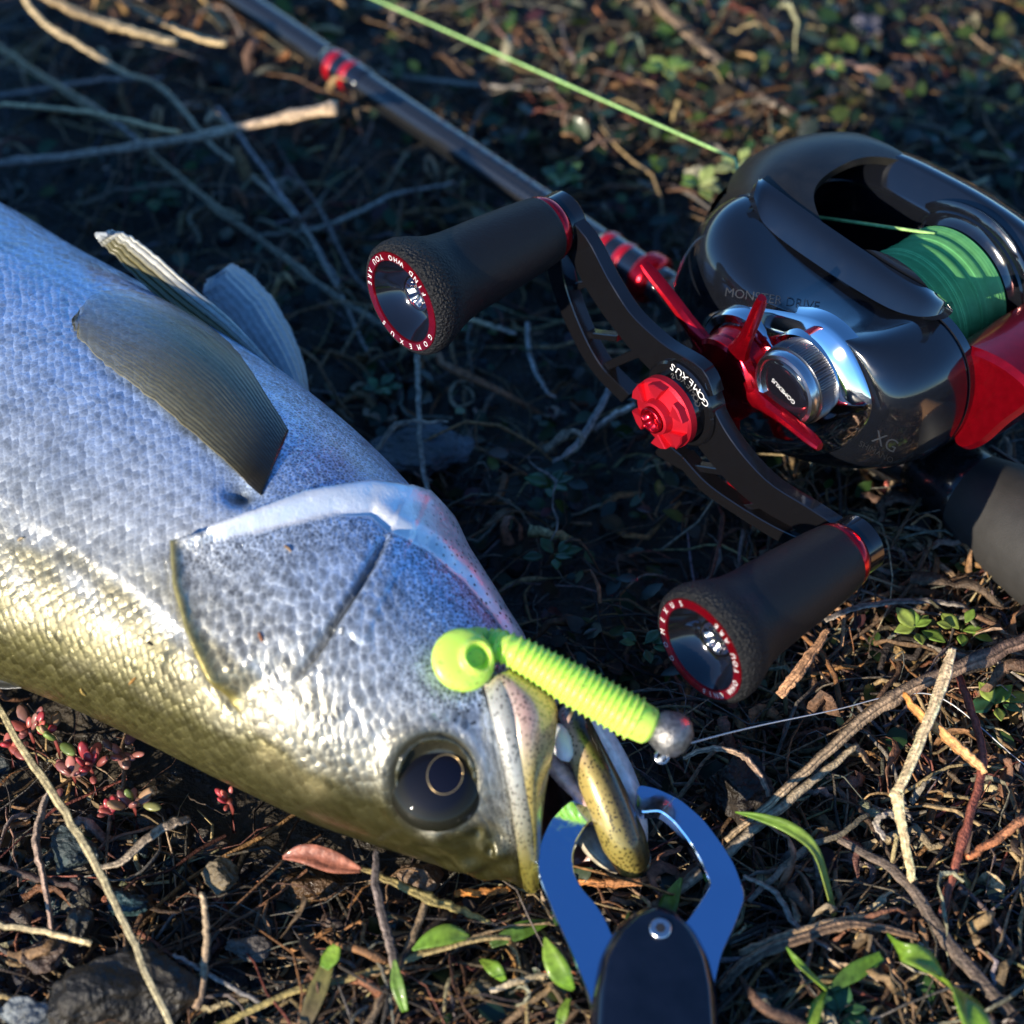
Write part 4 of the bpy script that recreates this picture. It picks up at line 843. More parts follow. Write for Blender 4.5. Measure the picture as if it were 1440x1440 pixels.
# ================================================================== ROD
ru = -2.982; ra_ = -6.0
def RL(f, du=0, da=0): return RM(f, ru+du, ra_+da)
rod = thing('fishing_rod', RL(0, -.9), 'dark carbon fishing rod with red thread bands under the reel', 'fishing rod')
def carbon_mat():
    m, t, b, L = nodes('carbon_weave'); N = t.nodes.new; at_ = N('ShaderNodeAttribute'); at_.attribute_name = 'suv'
    v = N('ShaderNodeVectorMath'); v.operation = 'MULTIPLY'; v.inputs[1].default_value = (5.5, 5.5, 1); L(at_.outputs['Vector'], v.inputs[0])
    w = N('ShaderNodeTexChecker'); w.inputs['Scale'].default_value = 1.0; w.inputs['Color1'].default_value = (.002, .003, .005, 1); w.inputs['Color2'].default_value = (.020, .020, .020, 1); L(v.outputs[0], w.inputs['Vector'])
    L(w.outputs['Color'], b.inputs['Base Color']); b.inputs['Roughness'].default_value = .32; b.inputs['Coat Weight'].default_value = 1; b.inputs['Coat Roughness'].default_value = .10; b.inputs['Metallic'].default_value = 0
    bp = N('ShaderNodeBump'); bp.inputs['Strength'].default_value = .25; bp.inputs['Distance'].default_value = .0003; L(w.outputs['Fac'], bp.inputs['Height']); L(bp.outputs[0], b.inputs['Normal']); return m
fs = np.linspace(3.6, 70, 260); rr_ = np.interp(fs, [3.6, 25, 70], [.415, .40, .22]); V, F = tube([RL(f) for f in fs], rr_, 36, up=RU)
suv = np.stack([np.repeat(fs, 36)+np.tile(np.arange(36), 260)/36*2.6, np.tile(np.arange(36), 260)/36*2.6-np.repeat(fs, 36), np.zeros(260*36)], 1)
blank = mk('blank', (V, F), carbon_mat(), rod, attrs={'suv': suv})
redth = M('red_thread', (.42, .004, .012), .25, .3, bump=.3, bscale=3000, coat=.9); lac = M('black_wrap', (.008, .009, .014), .12, 0, coat=1)
def fpix(x, y):  # distance along the rod under a pixel
    d = ray(x, y); o = RL(0); n = np.cross(RF, np.cross(d, RF)); w0 = CAM-o; a_ = d@RF; b_ = d@d; return ((w0@RF)*b_-(w0@d)*a_)/(b_-a_*a_)
def band(f0, f1, r, mat, name, nn=10):
    F_ = np.linspace(f0, f1, nn); rad = r*(1+.05*np.sin(np.linspace(0, math.pi, nn))**.4); return mk(name, tube([RL(f) for f in F_], rad, 36, up=RU), mat, rod)
f1 = fpix(478, 98); band(f1-1.15, f1+.55, .425, lac, 'wrap'); band(f1+.0, f1+.28, .445, redth, 'thread_band'); band(f1-.62, f1-.36, .445, redth, 'thread_band')
f2 = fpix(862, 355); band(f2-2.0, f2+.35, .45, lac, 'wrap'); band(f2+.02, f2+.26, .475, redth, 'thread_band'); band(f2-.58, f2-.34, .475, redth, 'thread_band')
f3 = fpix(915, 388); mk('seat_ring', tube([RL(f3+.30-k*.07) for k in range(10)], [.40, .56, .64, .66, .66, .66, .66, .64, .58, .45], 40, up=RU), redm, rod)
# blurred red lettering along the blank
q0, q1 = fpix(625, 180), fpix(760, 285)
lt = []
for i, ch in enumerate('|||||||||'):
    f = q0+(q1-q0)*i/8.0; an = math.radians(62); nrm = RU*math.cos(an)*1+RA*math.sin(an)*-.25; nrm = unit(RU+RA*-.35); ex = -RF; ey = np.cross(nrm, ex); lt.append(place_text(ch, .42, RL(f)+nrm*.415, ex, ey, nrm, .012))
mk('lettering', join(lt), M('red_print', (.30, .008, .05), .4), blank, smooth=False)
f4 = fpix(960, 415)
mk('reel_seat', tube([RL(f, -.02) for f in np.linspace(f4+.4, -3.4, 40)], np.interp(np.linspace(0, 1, 40), [0, .05, .3, .7, 1], [.46, .54, .70, .82, .80]), 36, up=RU), M('seat_carbon', (.02, .02, .022), .35, .2, vary=.5, vscale=900, coat=.6), rod)
mk('trigger', tube([RL(-.8, -.6), RL(-.9, -1.0), RL(-.6, -1.3)], [.3, .26, .16], 12, up=RF), black, rod)
fg = np.array([-3.2, -3.5, -4.2, -5.0, -5.6, -6.3, -6.8]); rg = np.array([.86, .98, 1.10, 1.28, 1.40, 1.46, 1.40])
eva = M('grey_eva_foam', (.028, .027, .026), .62, bump=.3, bscale=2600, bdist=.0002, vary=.15, vscale=300)
mk('fore_collar', tube([RL(f, .08) for f in np.linspace(-2.6, -4.2, 10)], [.80, .84, .88, .92, .95, .96, .97, .97, .95, .8], 36, up=RU), black, rod)
hpx = [(1300, 655), (1330, 690), (1370, 745), (1402, 790), (1432, 832)]
gp = [RL(f, lerp1([-8.2, -3.5], [.18, .05], f)) for f in np.linspace(-3.8, -8.0, 24)]; gr_ = np.interp(np.linspace(-3.8, -8.0, 24), [-8.0, -6.6, -5.4, -4.4, -3.8], [1.52, 1.46, 1.30, 1.06, .90])
mk('foam_grip', tube(gp, gr_, 44, up=RU), eva, rod)
mk('end_trim', tube([RL(f, .16) for f in (-7.98, -8.1, -8.25)], [1.5, 1.545, 1.5], 40, up=RU), black, rod)
mk('cork_grip', tube([RL(f, .14) for f in np.linspace(-8.2, -17, 30)], np.interp(np.linspace(0, 1, 30), [0, .03, .3, .8, .97, 1], [1.35, 1.42, 1.3, 1.25, 1.35, 1.1]), 40, up=RU), M('cork', (.52, .27, .12), .7, vary=.45, vscale=500, bump=.5, bscale=700), rod)
# main line from the spool through the guides
mlp = [RM(SPF+.5, SPU+1.36, -6.9), RM(3.45, .6, -6.1), RM(4.6, .45, -6.1)]
endp = P(530, 0, 2.6); startp = P(1022, 218, 4.2)
main = thing('main_line', P(780, 110, 0), 'bright green braided line running taut above the rod blank', 'fishing line')
d_ = endp-startp
mk('braid', tube([mlp[0], mlp[1]]+[startp+d_*t for t in np.linspace(-.02, 2.2, 40)], .036, 8), M('green_line', (.36, .60, .20), .5, vary=.3, vscale=800), main)

# ================================================================== GROUND LITTER
straw_m = M('dry_straw', attr=True, rough=.62, vary=.6, vscale=900, bump=.8, bscale=1800, bdist=.0006, detail=9)
leaf_m = M('small_green_leaf', attr=True, rough=.38, vary=.3, vscale=400, trans=.28, coat=.15, bump=.25, bscale=900, bdist=.0003)
stone_m = M('wet_gravel', attr=True, rough=.48, vary=.65, vscale=420, bump=1.0, bscale=650, bdist=.0014, rvary=.3, detail=7)
foot = np.concatenate([(rc+rw*(ra*.80)[:, None])[60:, :2], (rc-rw*(ra*.88)[:, None])[60:, :2][::-1]])[::9]
def clear_of_fish(x, y): return ~in_poly(np.asarray(x, float), np.asarray(y, float), foot)
def spots(n, weight, margin=330):
    out = []
    while len(out) < n:
        q = rng.uniform(-margin, 1440+margin, (n, 2)); keep = rng.uniform(size=n) < weight(q[:, 0], q[:, 1]); q = q[keep]
        d = FWD[None]+RGT[None]*((q[:, :1]-720)/FPX)-UPV[None]*((q[:, 1:]-720)/FPX); t = -CAM[2]/d[:, 2]; g = CAM+d*t[:, None]
        k = clear_of_fish(g[:, 0], g[:, 1]); out += [(*a, *b) for a, b in zip(g[k][:, :2], q[k])]
    return np.array(out[:n])
def palette(n, cols, w=None, jit=.25):
    c = .60*np.array(cols)[rng.choice(len(cols), n, p=None if w is None else np.array(w)/sum(w))]; return np.clip(c*(1+jit*rng.normal(size=(n, 1)))*(1+.08*rng.normal(size=(n, 3))), .004, .9)
def straws(sp, lmin, lmax, rmin, rmax, cols, K=8, curl=.22, lift=.6, h0=.4, flat=(.4, 1.0), w=None, sides=5):
    n = len(sp); L = lmin+(lmax-lmin)*rng.uniform(size=n)**2; r = rng.uniform(rmin, rmax, n); a0 = rng.uniform(0, 2*math.pi, n)
    turn = rng.normal(size=(n, K))*curl+rng.normal(size=(n, 1))*curl*.7; hd = a0[:, None]+np.cumsum(turn, 1); step = (L/(K-1))[:, None]
    x = sp[:, :1]+np.cumsum(np.cos(hd)*step, 1)-np.cos(a0)[:, None]*L[:, None]/2; y = sp[:, 1:2]+np.cumsum(np.sin(hd)*step, 1)-np.sin(a0)[:, None]*L[:, None]/2
    t = np.linspace(0, 1, K)[None]; z = gz(x, y)+h0*rng.uniform(size=(n, 1))+lift*rng.uniform(size=(n, 1))**2*np.sin(t*math.pi*rng.uniform(.5, 1.3, (n, 1))+rng.uniform(0, .8, (n, 1)))+.04*rng.normal(size=(n, K))
    P_ = np.stack([x, y, z], -1); T = np.gradient(P_, axis=1); T /= np.linalg.norm(T, axis=2)[..., None]+1e-9
    S = np.stack([-T[..., 1], T[..., 0], np.zeros_like(x)], -1); S /= np.linalg.norm(S, axis=2)[..., None]+1e-9; W = np.cross(S, T)
    tw = rng.uniform(0, 3, (n, 1))+np.cumsum(rng.normal(size=(n, K))*.25, 1); S2 = S*np.cos(tw)[..., None]+W*np.sin(tw)[..., None]; W2 = np.cross(S2, T)
    tap = (1-.65*t**1.5)*(1+.15*rng.normal(size=(n, K))); fl = rng.uniform(*flat, n)[:, None]; th_ = np.arange(sides)*2*math.pi/sides
    R_ = (r[:, None]*tap)[..., None]
    V = P_[:, :, None]+S2[:, :, None]*(np.cos(th_)*R_)[..., None]+W2[:, :, None]*(np.sin(th_)*R_*fl[..., None])[..., None]
    col = palette(n, cols, w); colv = np.repeat(col[:, None], K, 1)*(1+.18*rng.normal(size=(n, K, 1))); colv = np.repeat(colv[:, :, None], sides, 2)
    f = np.array(grid_faces(K, sides, True)); F = (f[None]+(np.arange(n)*K*sides)[:, None, None]).reshape(-1, 4)
    return V.reshape(-1, 3), F, np.clip(colv.reshape(-1, 3), .003, .9)
def leaves(sp, smin, smax, cols, hmin=.05, hmax=1.0, tilt=.5, w=None, pair=True):
    prof = [(-1, 0, 0), (-.55, .42, .06), (0, .56, .10), (.5, .40, .05), (1, 0, -.08), (.5, -.40, .05), (0, -.56, .10), (-.55, -.42, .06), (-.4, 0, 0), (.35, 0, 0)]
    tv = np.array(prof); tf = [(0, 1, 8), (1, 2, 9, 8), (2, 3, 9), (3, 4, 9), (4, 5, 9), (5, 6, 9), (6, 7, 8, 9), (7, 0, 8)]
    n = len(sp); s = rng.uniform(smin, smax, n); az = rng.uniform(0, 6.283, n); tx = rng.normal(size=n)*tilt; ty = rng.normal(size=n)*tilt
    nrm = np.stack([tx, ty, np.ones(n)], 1); nrm /= np.linalg.norm(nrm, axis=1)[:, None]; e1 = np.stack([np.cos(az), np.sin(az), np.zeros(n)], 1); e1 -= nrm*(np.sum(e1*nrm, 1))[:, None]; e1 /= np.linalg.norm(e1, axis=1)[:, None]; e2 = np.cross(nrm, e1)
    z = gz(sp[:, 0], sp[:, 1])+rng.uniform(hmin, hmax, n)**1.0; pos = np.stack([sp[:, 0], sp[:, 1], z], 1); cup = rng.uniform(.3, 2.2, n)
    V = pos[:, None]+s[:, None, None]*(tv[None, :, :1]*e1[:, None]+tv[None, :, 1:2]*e2[:, None]*1.15+tv[None, :, 2:]*cup[:, None, None]*nrm[:, None])
    F = [tuple(i+k*10 for i in f) for k in range(n) for f in tf]; c = palette(n, cols, w); cv = np.repeat(c[:, None], 10, 1); cv[:, 8:] *= 1.25
    return V.reshape(-1, 3), F, np.clip(cv.reshape(-1, 3), .003, .9)
ico = bmesh.new(); bmesh.ops.create_icosphere(ico, subdivisions=2, radius=1); icoV = np.array([v.co[:] for v in ico.verts]); icoF = np.array([[v.index for v in f.verts] for f in ico.faces]); ico.free()
ico3 = bmesh.new(); bmesh.ops.create_icosphere(ico3, subdivisions=5, radius=1); ico3V = np.array([v.co[:] for v in ico3.verts]); ico3F = [[v.index for v in f.verts] for f in ico3.faces]; ico3.free()
def stone_shape(V, seed, rough=.28):
    g = np.random.default_rng(seed); W = V.copy()
    for _ in range(15):                                  # chipped flat faces
        d = unit(g.normal(size=3)); h = g.uniform(.45, .88); s = W@d; W = W-np.outer(np.maximum(0, s-h)*.9, d)
    return W*(1+rough*.20*vnoise(W, 3.2, seed)[:, None]+rough*.14*vnoise(W, 8, seed+1)[:, None]+rough*.07*vnoise(W, 19, seed+2)[:, None])*g.uniform(.65, 1.1, 3)
variants = [stone_shape(icoV, 50+k) for k in range(14)]
def pebbles(sp, smin, smax, cols, sink=.35, w=None):
    n = len(sp); s = smin+(smax-smin)*rng.uniform(size=n)**2.2; V = []; 
    for k in range(n):
        q = rng.normal(size=4); q /= np.linalg.norm(q); Rm = np.array(Matrix.Rotation(rng.uniform(0, 6.28), 3, Vector(unit(rng.normal(size=3))))); V.append(variants[k % 14]@Rm.T*s[k]+np.array([sp[k, 0], sp[k, 1], gz(sp[k, 0], sp[k, 1])+s[k]*(1-2*sink)*.5]))
    V = np.concatenate(V); F = (icoF[None]+(np.arange(n)*len(icoV))[:, None, None]).reshape(-1, 3); c = np.repeat(palette(n, cols, w), len(icoV), 0); return V, F, np.clip(c*(1+.12*rng.normal(size=(len(c), 1))), .004, .8)
G_ = lambda x, y, cx, cy, sx, sy: np.exp(-((x-cx)/sx)**2-((y-cy)/sy)**2)
w_straw = lambda x, y: np.clip(.16+.95*sstep(900, 1120, x)*sstep(600, 820, y)+.35*sstep(1230, 1330, y)*sstep(380, 520, x)+.12*(y < 500), 0, 1)
w_green = lambda x, y: np.clip(.20+.55*sstep(650, 250, y)*sstep(250, 600, x)+.25*G_(x, y, 780, 700, 250, 200)+.3*G_(x, y, 1300, 900, 160, 90)+.25*G_(x, y, 1200, 1400, 250, 90)-.5*sstep(600, 300, x)*sstep(1000, 1150, y), .02, 1)
w_stone = lambda x, y: np.clip(.22+.9*sstep(700, 350, x)*sstep(1040, 1160, y)+.25*(y < 500), 0, 1)
tans = [(.40, .27, .13), (.17, .095, .045), (.36, .17, .065), (.24, .21, .17), (.055, .04, .028), (.50, .38, .20), (.24, .07, .045)]
def stuff(name, parts, mat, label):
    V = np.concatenate([p[0] for p in parts]); C = np.concatenate([p[2] for p in parts]); F = []; n = 0
    for p in parts: F += [tuple(int(i)+n for i in f) for f in (p[1].tolist() if isinstance(p[1], np.ndarray) else p[1])]; n += len(p[0])
    return mk(name, (V, F), mat, kind='stuff', label=label, attrs={'Col': C})
stuff('gravel', [pebbles(spots(4200, w_stone), .08, .36, [(.045, .045, .05), (.09, .08, .07), (.03, .055, .06), (.14, .11, .075), (.20, .18, .15), (.02, .02, .022)], w=[4, 3, 2, 2, 1, 4])], stone_m, 'small dark wet gravel strewn over the soil')
stuff('straw_litter', [straws(spots(4200, w_straw), 1.2, 6.5, .018, .065, tans, w=[4, 4, 3, 4, 4, 2, 1], curl=.2, lift=.9, h0=.45),
                       straws(spots(3000, w_straw), 1.0, 4.5, .04, .13, tans, w=[3, 5, 4, 3, 4, 1, 1], curl=.38, lift=.7, h0=.4, flat=(.1, .25)),
                       straws(spots(1700, lambda x, y: np.clip(w_straw(x, y)+.15, 0, 1)), 1.0, 5, .008, .02, [(.10, .08, .06), (.30, .27, .22), (.05, .035, .03), (.20, .08, .05)], curl=.35, lift=1.0, h0=.5)], straw_m, 'tangled dry straw, rootlets and dead leaf shreds on the soil')
stuff('dead_leaf_shreds', [straws(spots(1100, lambda x, y: sstep(960, 1150, x)*sstep(640, 800, y)+.12), .8, 2.6, .07, .20, [(.44, .25, .12), (.30, .15, .07), (.50, .38, .24), (.20, .12, .07), (.40, .33, .25)], curl=.5, lift=1.3, h0=.6, flat=(.08, .2), K=10)], straw_m, 'curled brown dead leaf shreds over the straw')
stuff('ground_cover', [leaves(spots(3600, w_green), .14, .36, [(.03, .07, .022), (.055, .11, .025), (.015, .035, .02), (.15, .20, .05), (.025, .055, .04), (.10, .035, .035), (.08, .055, .035)], w=[4, 3, 6, .8, 3, 1.6, 2.5], hmax=.9),
                       leaves(spots(420, lambda x, y: np.clip(.9*G_(x, y, 1150, 120, 420, 170)+.3*G_(x, y, 950, 250, 80, 60), 0, 1)), .18, .40, [(.08, .14, .025), (.04, .08, .025), (.16, .20, .05), (.02, .04, .02)], hmin=.2, hmax=1.5)], leaf_m, 'low creeping plants with small round green leaves')  # second set's greens are lowered in place of shade on the far plants

# ------------------------------------------------------------------ single stems, blades, stones
def cols_along(V, c0, c1=None, pts=None):
    C = np.tile(c0, (len(V), 1)).astype(float)
    if c1 is not None:
        a, b = np.asarray(pts[0]), np.asarray(pts[-1]); t = np.clip((np.asarray(V)-a)@(b-a)/((b-a)@(b-a)), 0, 1)[:, None]; C = C*(1-t)+np.asarray(c1)*t
    return np.clip(C*(1+.13*np.random.default_rng(len(V)).normal(size=(len(V), 1))), .003, .9)
NM = {}
def stem(name, label, px, w, c0, c1=None, joints=(), cat='stem', flat=1.0, group=None, n=None):
    """stem traced through (x, y, height) points; w: widths in photo pixels"""
    n = n or max(12, 6*len(px)); U = np.linspace(0, 1, n); q = interp(px, U); pts = np.array([P(*a) for a in q])
    pts += np.random.default_rng(n+len(label)).normal(size=pts.shape)*.012
    r = np.interp(U, np.linspace(0, 1, len(w)), w)/2/70.0
    g_ = np.random.default_rng(len(label)*7+n); rdg = 1+.22*g_.normal(size=14); fl_ = flat*g_.uniform(.55, .95)
    for j in joints: r = r*(1+.45*np.exp(-((U-j)/.02)**2))
    V, F = tube(pts, r, 14, flat=fl_, rough=.07, ridge=rdg); C = cols_along(V, c0, c1, pts)*np.tile(np.clip(1+.38*g_.normal(size=14), .3, 1.8), len(pts))[:, None]*(1-.35*np.clip(vnoise(V, 1.6, n), 0, 1))[:, None]
    return mk(name, (V, F), straw_m, label=label, cat=cat, group=group, attrs={'Col': np.clip(C, .004, .9)})
def green(name, label, px, w, c0, c1=None, side=(1, .2, .2), fold=.15, cat='grass blade', mat=None, thick=.025, group=None):
    pts = [P(*a) for a in px]; V, F = blade(pts, np.array(w)/64.0, side, fold, thick, 20); return mk(name, (V, F), mat or leaf_m, label=label, cat=cat, group=group, attrs={'Col': cols_along(V, c0, c1, pts)})
TAN, PAL, BRN, GRY, ORG, RED = (.42, .28, .13), (.58, .44, .23), (.17, .095, .05), (.26, .23, .20), (.48, .19, .04), (.22, .045, .03)
# upper left
stem('twig', 'knobbly grey twig with a pale broken end above the fish', [(-60, 236, 1.2), (60, 224, 1.3), (160, 211, 1.4), (290, 190, 1.7), (380, 170, 2.1), (474, 152, 2.6)], [13, 15, 15, 17, 20, 26], (.20, .17, .15), (.50, .36, .22), (.15, .45, .62, .86, .985))
stem('dry_stem', 'short golden jointed stem end above the grey twig', [(-50, 144, 2.2), (70, 152, 2.3), (150, 163, 2.4), (252, 188, 2.5)], [8, 11, 12, 11], PAL, TAN, (.5, .8, .97))
stem('dry_stem', 'thick straw coloured stem lying highest across the stem tangle', [(20, -30, 2.4), (70, 0, 2.4), (130, 26, 2.5), (190, 45, 2.6), (248, 60, 2.6)], [10, 15, 17, 18, 15], TAN, PAL, (.4, .62))
stem('dry_stem', 'pale knotted stem end beside the thick straw coloured stem', [(150, -10, 1.8), (230, 32, 1.9), (280, 53, 2.0), (318, 62, 2.0)], [7, 9, 13, 11], BRN, PAL, (.5, .8))
stem('dry_stem', 'long straight grey stem slanting from the thick straw stem to the pelvic fin', [(24, -20, 2.4), (60, 30, 2.2), (110, 62, 2.0), (170, 100, 1.6), (230, 125, 1.3), (300, 205, .9), (372, 262, .7), (440, 340, .5), (520, 500, .3)], [10, 12, 12, 11, 9, 9, 8, 7, 6], PAL, GRY, (.2, .5))
stem('dry_stem', 'long brown stem running under the grey twig to the upper crank knob', [(-60, 20, 1.4), (30, 88, 1.5), (110, 140, 1.4), (190, 195, 1.1), (240, 240, .9), (330, 312, .8), (400, 362, .7), (470, 416, .6), (570, 476, .5)], [12, 12, 10, 9, 9, 10, 10, 9, 7], TAN, (.24, .21, .15), (.25, .6, .8))
stem('dry_stem', 'thin forked stem end touching the grey twig', [(-40, 45, 1.0), (60, 105, 1.2), (140, 155, 1.3), (196, 200, 1.3), (192, 208, 1.2)], [9, 9, 9, 8, 6], (.30, .25, .19), GRY)
stem('dry_stem', 'bent grey stem between the grey twig and the rod', [(305, 150, .8), (335, 190, .8), (378, 250, .7), (392, 272, .7), (428, 320, .5), (478, 400, .4)], [8, 9, 9, 11, 8, 6], (.28, .24, .22), GRY, (.5,))
stem('dry_stem', 'straight faint stem behind the grey twig', [(-30, 138, .5), (60, 125, .6), (150, 112, .7), (230, 110, .6)], [10, 11, 11, 8], (.24, .22, .20), GRY)
stem('dry_stem', 'short orange stem end between the tangle and the rod', [(272, -20, 1.2), (295, 12, 1.3), (318, 40, 1.4)], [9, 10, 8], (.50, .30, .08), TAN)
stem('dry_stem', 'slim stem lying across the shade below the rod', [(360, 332, .5), (440, 322, .5), (500, 300, .6), (560, 272, .7), (640, 258, .6)], [9, 11, 12, 11, 8], (.26, .23, .17), GRY)
stem('dry_stem', 'pale forked stem crossing beneath the rod and green line', [(530, 103, .4), (600, 112, .5), (700, 122, .5), (810, 128, .5)], [12, 12, 11, 7], (.30, .27, .21), GRY)
stem('dry_stem', 'tan straw slanting to the reel nose', [(900, -20, 1.2), (950, 30, 1.1), (1010, 85, .9), (1060, 128, .8), (1110, 158, .6), (1136, 180, .5)], [15, 17, 16, 14, 11, 8], (.46, .31, .19), GRY)
stem('dry_stem', 'thin upright stalk below the upper crank knob', [(586, 500, 1.3), (588, 570, .9), (592, 640, .6), (606, 720, .2)], [9, 8, 8, 7], (.30, .27, .20), GRY)
stem('dry_stem', 'pale straw end poking out under the upper crank knob', [(655, 448, .8), (690, 458, .8), (726, 470, .7)], [8, 9, 7], PAL, GRY)
stem('dry_stem', 'bleached straw under the crank nut', [(893, 570, .8), (858, 588, .7), (835, 606, .5)], [8, 9, 8], (.62, .58, .46), GRY)
stem('dry_stem', 'grey leaning stem behind the crank arm', [(858, 545, .9), (835, 590, .7), (812, 625, .5), (780, 652, .3)], [10, 13, 13, 9], (.26, .24, .23), GRY)
stem('dry_stem', 'curved pale rootlet in the shade below the crank arm', [(742, 455, .5), (745, 500, .6), (765, 545, .5), (782, 560, .3)], [7, 7, 6, 5], (.34, .31, .27))
# right and lower right
stem('dry_stem', 'long dark brown double stem slanting from the gripper jaw past the jig line', [(1500, 870, 1.6), (1400, 918, 1.7), (1300, 958, 1.8), (1230, 998, 1.7), (1150, 1068, 1.3), (1080, 1130, .9), (1020, 1182, .6)], [22, 22, 20, 18, 14, 11, 8], (.16, .09, .065), (.40, .29, .17), (.2, .45))
stem('dry_stem', 'flat tan stem lying along the dark brown double stem', [(1205, 1048, 1.2), (1140, 1100, 1.0), (1080, 1150, .8), (1010, 1210, .6), (930, 1270, .4)], [8, 12, 14, 13, 10], (.42, .32, .19), (.24, .20, .15))
stem('dry_stem', 'bent pale straw standing over the tangle with a knee', [(1340, 912, 2.6), (1330, 950, 2.4), (1300, 1030, 2.1), (1268, 1105, 1.8), (1262, 1122, 1.7), (1270, 1170, 1.3), (1284, 1240, .8)], [8, 15, 13, 12, 14, 10, 9], (.56, .42, .26), PAL, (.62,))
stem('dry_stem', 'orange stem with a torn pale tip beside the bent straw', [(1272, 975, 2.2), (1290, 1000, 2.1), (1330, 1035, 1.8), (1368, 1068, 1.5), (1384, 1086, 1.4)], [8, 14, 16, 15, 11], (.50, .20, .045), (.46, .24, .10))
stem('dry_stem', 'dark red upright stem passing under the orange stem', [(1338, 925, 1.3), (1362, 985, 1.4), (1380, 1050, 1.4), (1378, 1100, 1.3), (1352, 1190, 1.0), (1322, 1292, .5)], [11, 13, 12, 13, 13, 12], (.20, .05, .035), (.30, .09, .05), (.5, .78))
stem('dry_stem', 'red orange stem branching from the red stem joint', [(1360, 1205, 1.0), (1400, 1182, 1.1), (1440, 1152, 1.2), (1500, 1125, 1.2)], [10, 12, 13, 12], (.46, .16, .06), (.40, .2, .1))
stem('dry_stem', 'brown ridged stem lying low to the gripper handle', [(1290, 1318, .7), (1200, 1300, .8), (1120, 1322, .7), (1050, 1352, .5), (1012, 1392, .3)], [9, 12, 14, 14, 11], (.36, .21, .11), (.28, .19, .12), (.3, .6))
stem('dry_stem', 'second ridged stem running beside the low brown stem', [(1250, 1288, .6), (1180, 1296, .7), (1100, 1318, .6), (1040, 1340, .4)], [9, 12, 12, 9], (.44, .28, .14), (.32, .22, .13))
stem('dry_stem', 'dark woody stem sinking to the lower corner of the straw', [(1180, 1180, .8), (1270, 1235, .7), (1330, 1320, .5), (1400, 1400, .4), (1480, 1490, .3)], [8, 12, 16, 16, 14], (.15, .11, .08), (.11, .08, .06))
stem('dry_stem', 'dark wiry stem from the gripper jaw to the green grass blade', [(1052, 1268, .5), (1090, 1232, .6), (1135, 1190, .5), (1180, 1175, .5), (1220, 1145, .4)], [7, 10, 11, 9, 8], (.17, .13, .10), (.20, .17, .10))
stem('dry_stem', 'twisted dry rootlet beside the low ridged stems', [(1045, 1232, .9), (1090, 1255, .7), (1118, 1300, .5), (1170, 1335, .4)], [5, 8, 8, 7], (.42, .36, .28), GRY)
stem('dry_stem', 'curled bleached leaf loop above the red stem', [(1245, 1180, 1.0), (1232, 1160, 1.1), (1242, 1146, 1.2), (1262, 1152, 1.1), (1270, 1185, .8)], [7, 8, 7, 8, 6], (.50, .42, .33), PAL)
stem('dry_stem', 'brown curled leaf shred hanging by the lower crank knob', [(1165, 885, 1.0), (1140, 920, .9), (1118, 950, .8), (1095, 978, .6)], [9, 15, 18, 14], (.44, .23, .11), (.50, .27, .14), flat=.35)
stem('dry_stem', 'grey wiry stem lying between the crank knob and the foam grip', [(1160, 872, .9), (1215, 852, .9), (1290, 845, .8), (1345, 850, .7), (1380, 870, .5)], [8, 10, 10, 9, 7], (.30, .25, .20), GRY)
stem('dry_stem', 'tan split straw below the reel body', [(1215, 715, .8), (1250, 735, .8), (1290, 765, .7), (1330, 800, .6), (1365, 832, .4)], [12, 13, 13, 11, 8], (.50, .38, .22), (.36, .22, .12), (.4,))
stem('dry_stem', 'orange brown straw parallel to the split straw below the reel', [(1232, 745, .5), (1270, 768, .6), (1310, 805, .5), (1355, 850, .4), (1400, 900, .3)], [9, 11, 11, 10, 8], (.42, .22, .10), BRN)
# lower left and middle
stem('dry_stem', 'long bare straw slanting from the fish back over the dark rock', [(-20, 960, 2.0), (30, 1050, 1.9), (75, 1115, 1.8), (140, 1225, 1.5), (190, 1330, 1.2), (245, 1450, .9)], [7, 9, 10, 9, 8, 7], (.46, .37, .18), (.50, .43, .26))
stem('dry_stem', 'thin pale straw end pointing at the dark rock', [(-30, 1296, .8), (60, 1310, .9), (128, 1326, 1.0)], [7, 8, 7], (.58, .48, .28), PAL)
stem('dry_stem', 'wrinkled grey stem hanging down by the long bare straw', [(72, 1105, 1.0), (58, 1140, .9), (50, 1185, .8), (62, 1240, .6), (72, 1310, .4)], [8, 12, 12, 9, 7], (.24, .18, .13), (.30, .2, .15))
stem('dry_stem', 'crumpled pale husk strip lying on the wet gravel', [(132, 1222, .7), (170, 1212, .8), (205, 1180, .9), (240, 1158, 1.0), (266, 1152, .9)], [6, 10, 12, 15, 10], (.46, .36, .24), (.36, .27, .19), flat=.4)
stem('dry_stem', 'dark red brown stick sunk beside the dark rock', [(-20, 1210, .4), (40, 1232, .5), (110, 1248, .5)], [9, 10, 8], (.09, .065, .05), (.16, .09, .07))
stem('dry_stem', 'upright split straw rising from the gravel', [(284, 1254, 1.3), (290, 1300, 1.0), (288, 1360, .6), (278, 1420, .3)], [7, 9, 10, 11], (.44, .33, .20), (.30, .2, .13))
stem('dry_stem', 'yellow stem growing out of the dead red leaf', [(506, 1220, 1.0), (560, 1245, 1.0), (610, 1268, .9), (650, 1282, .7), (690, 1300, .5)], [6, 10, 12, 10, 5], (.38, .28, .10), (.44, .36, .12), (.45,))
stem('dry_stem', 'olive stem running from the frame edge to the gripper handle', [(300, 1450, .4), (400, 1398, .6), (500, 1372, .7), (580, 1345, .8), (660, 1322, .8), (720, 1318, .7)], [9, 9, 10, 10, 9, 7], (.36, .28, .09), (.30, .22, .10))
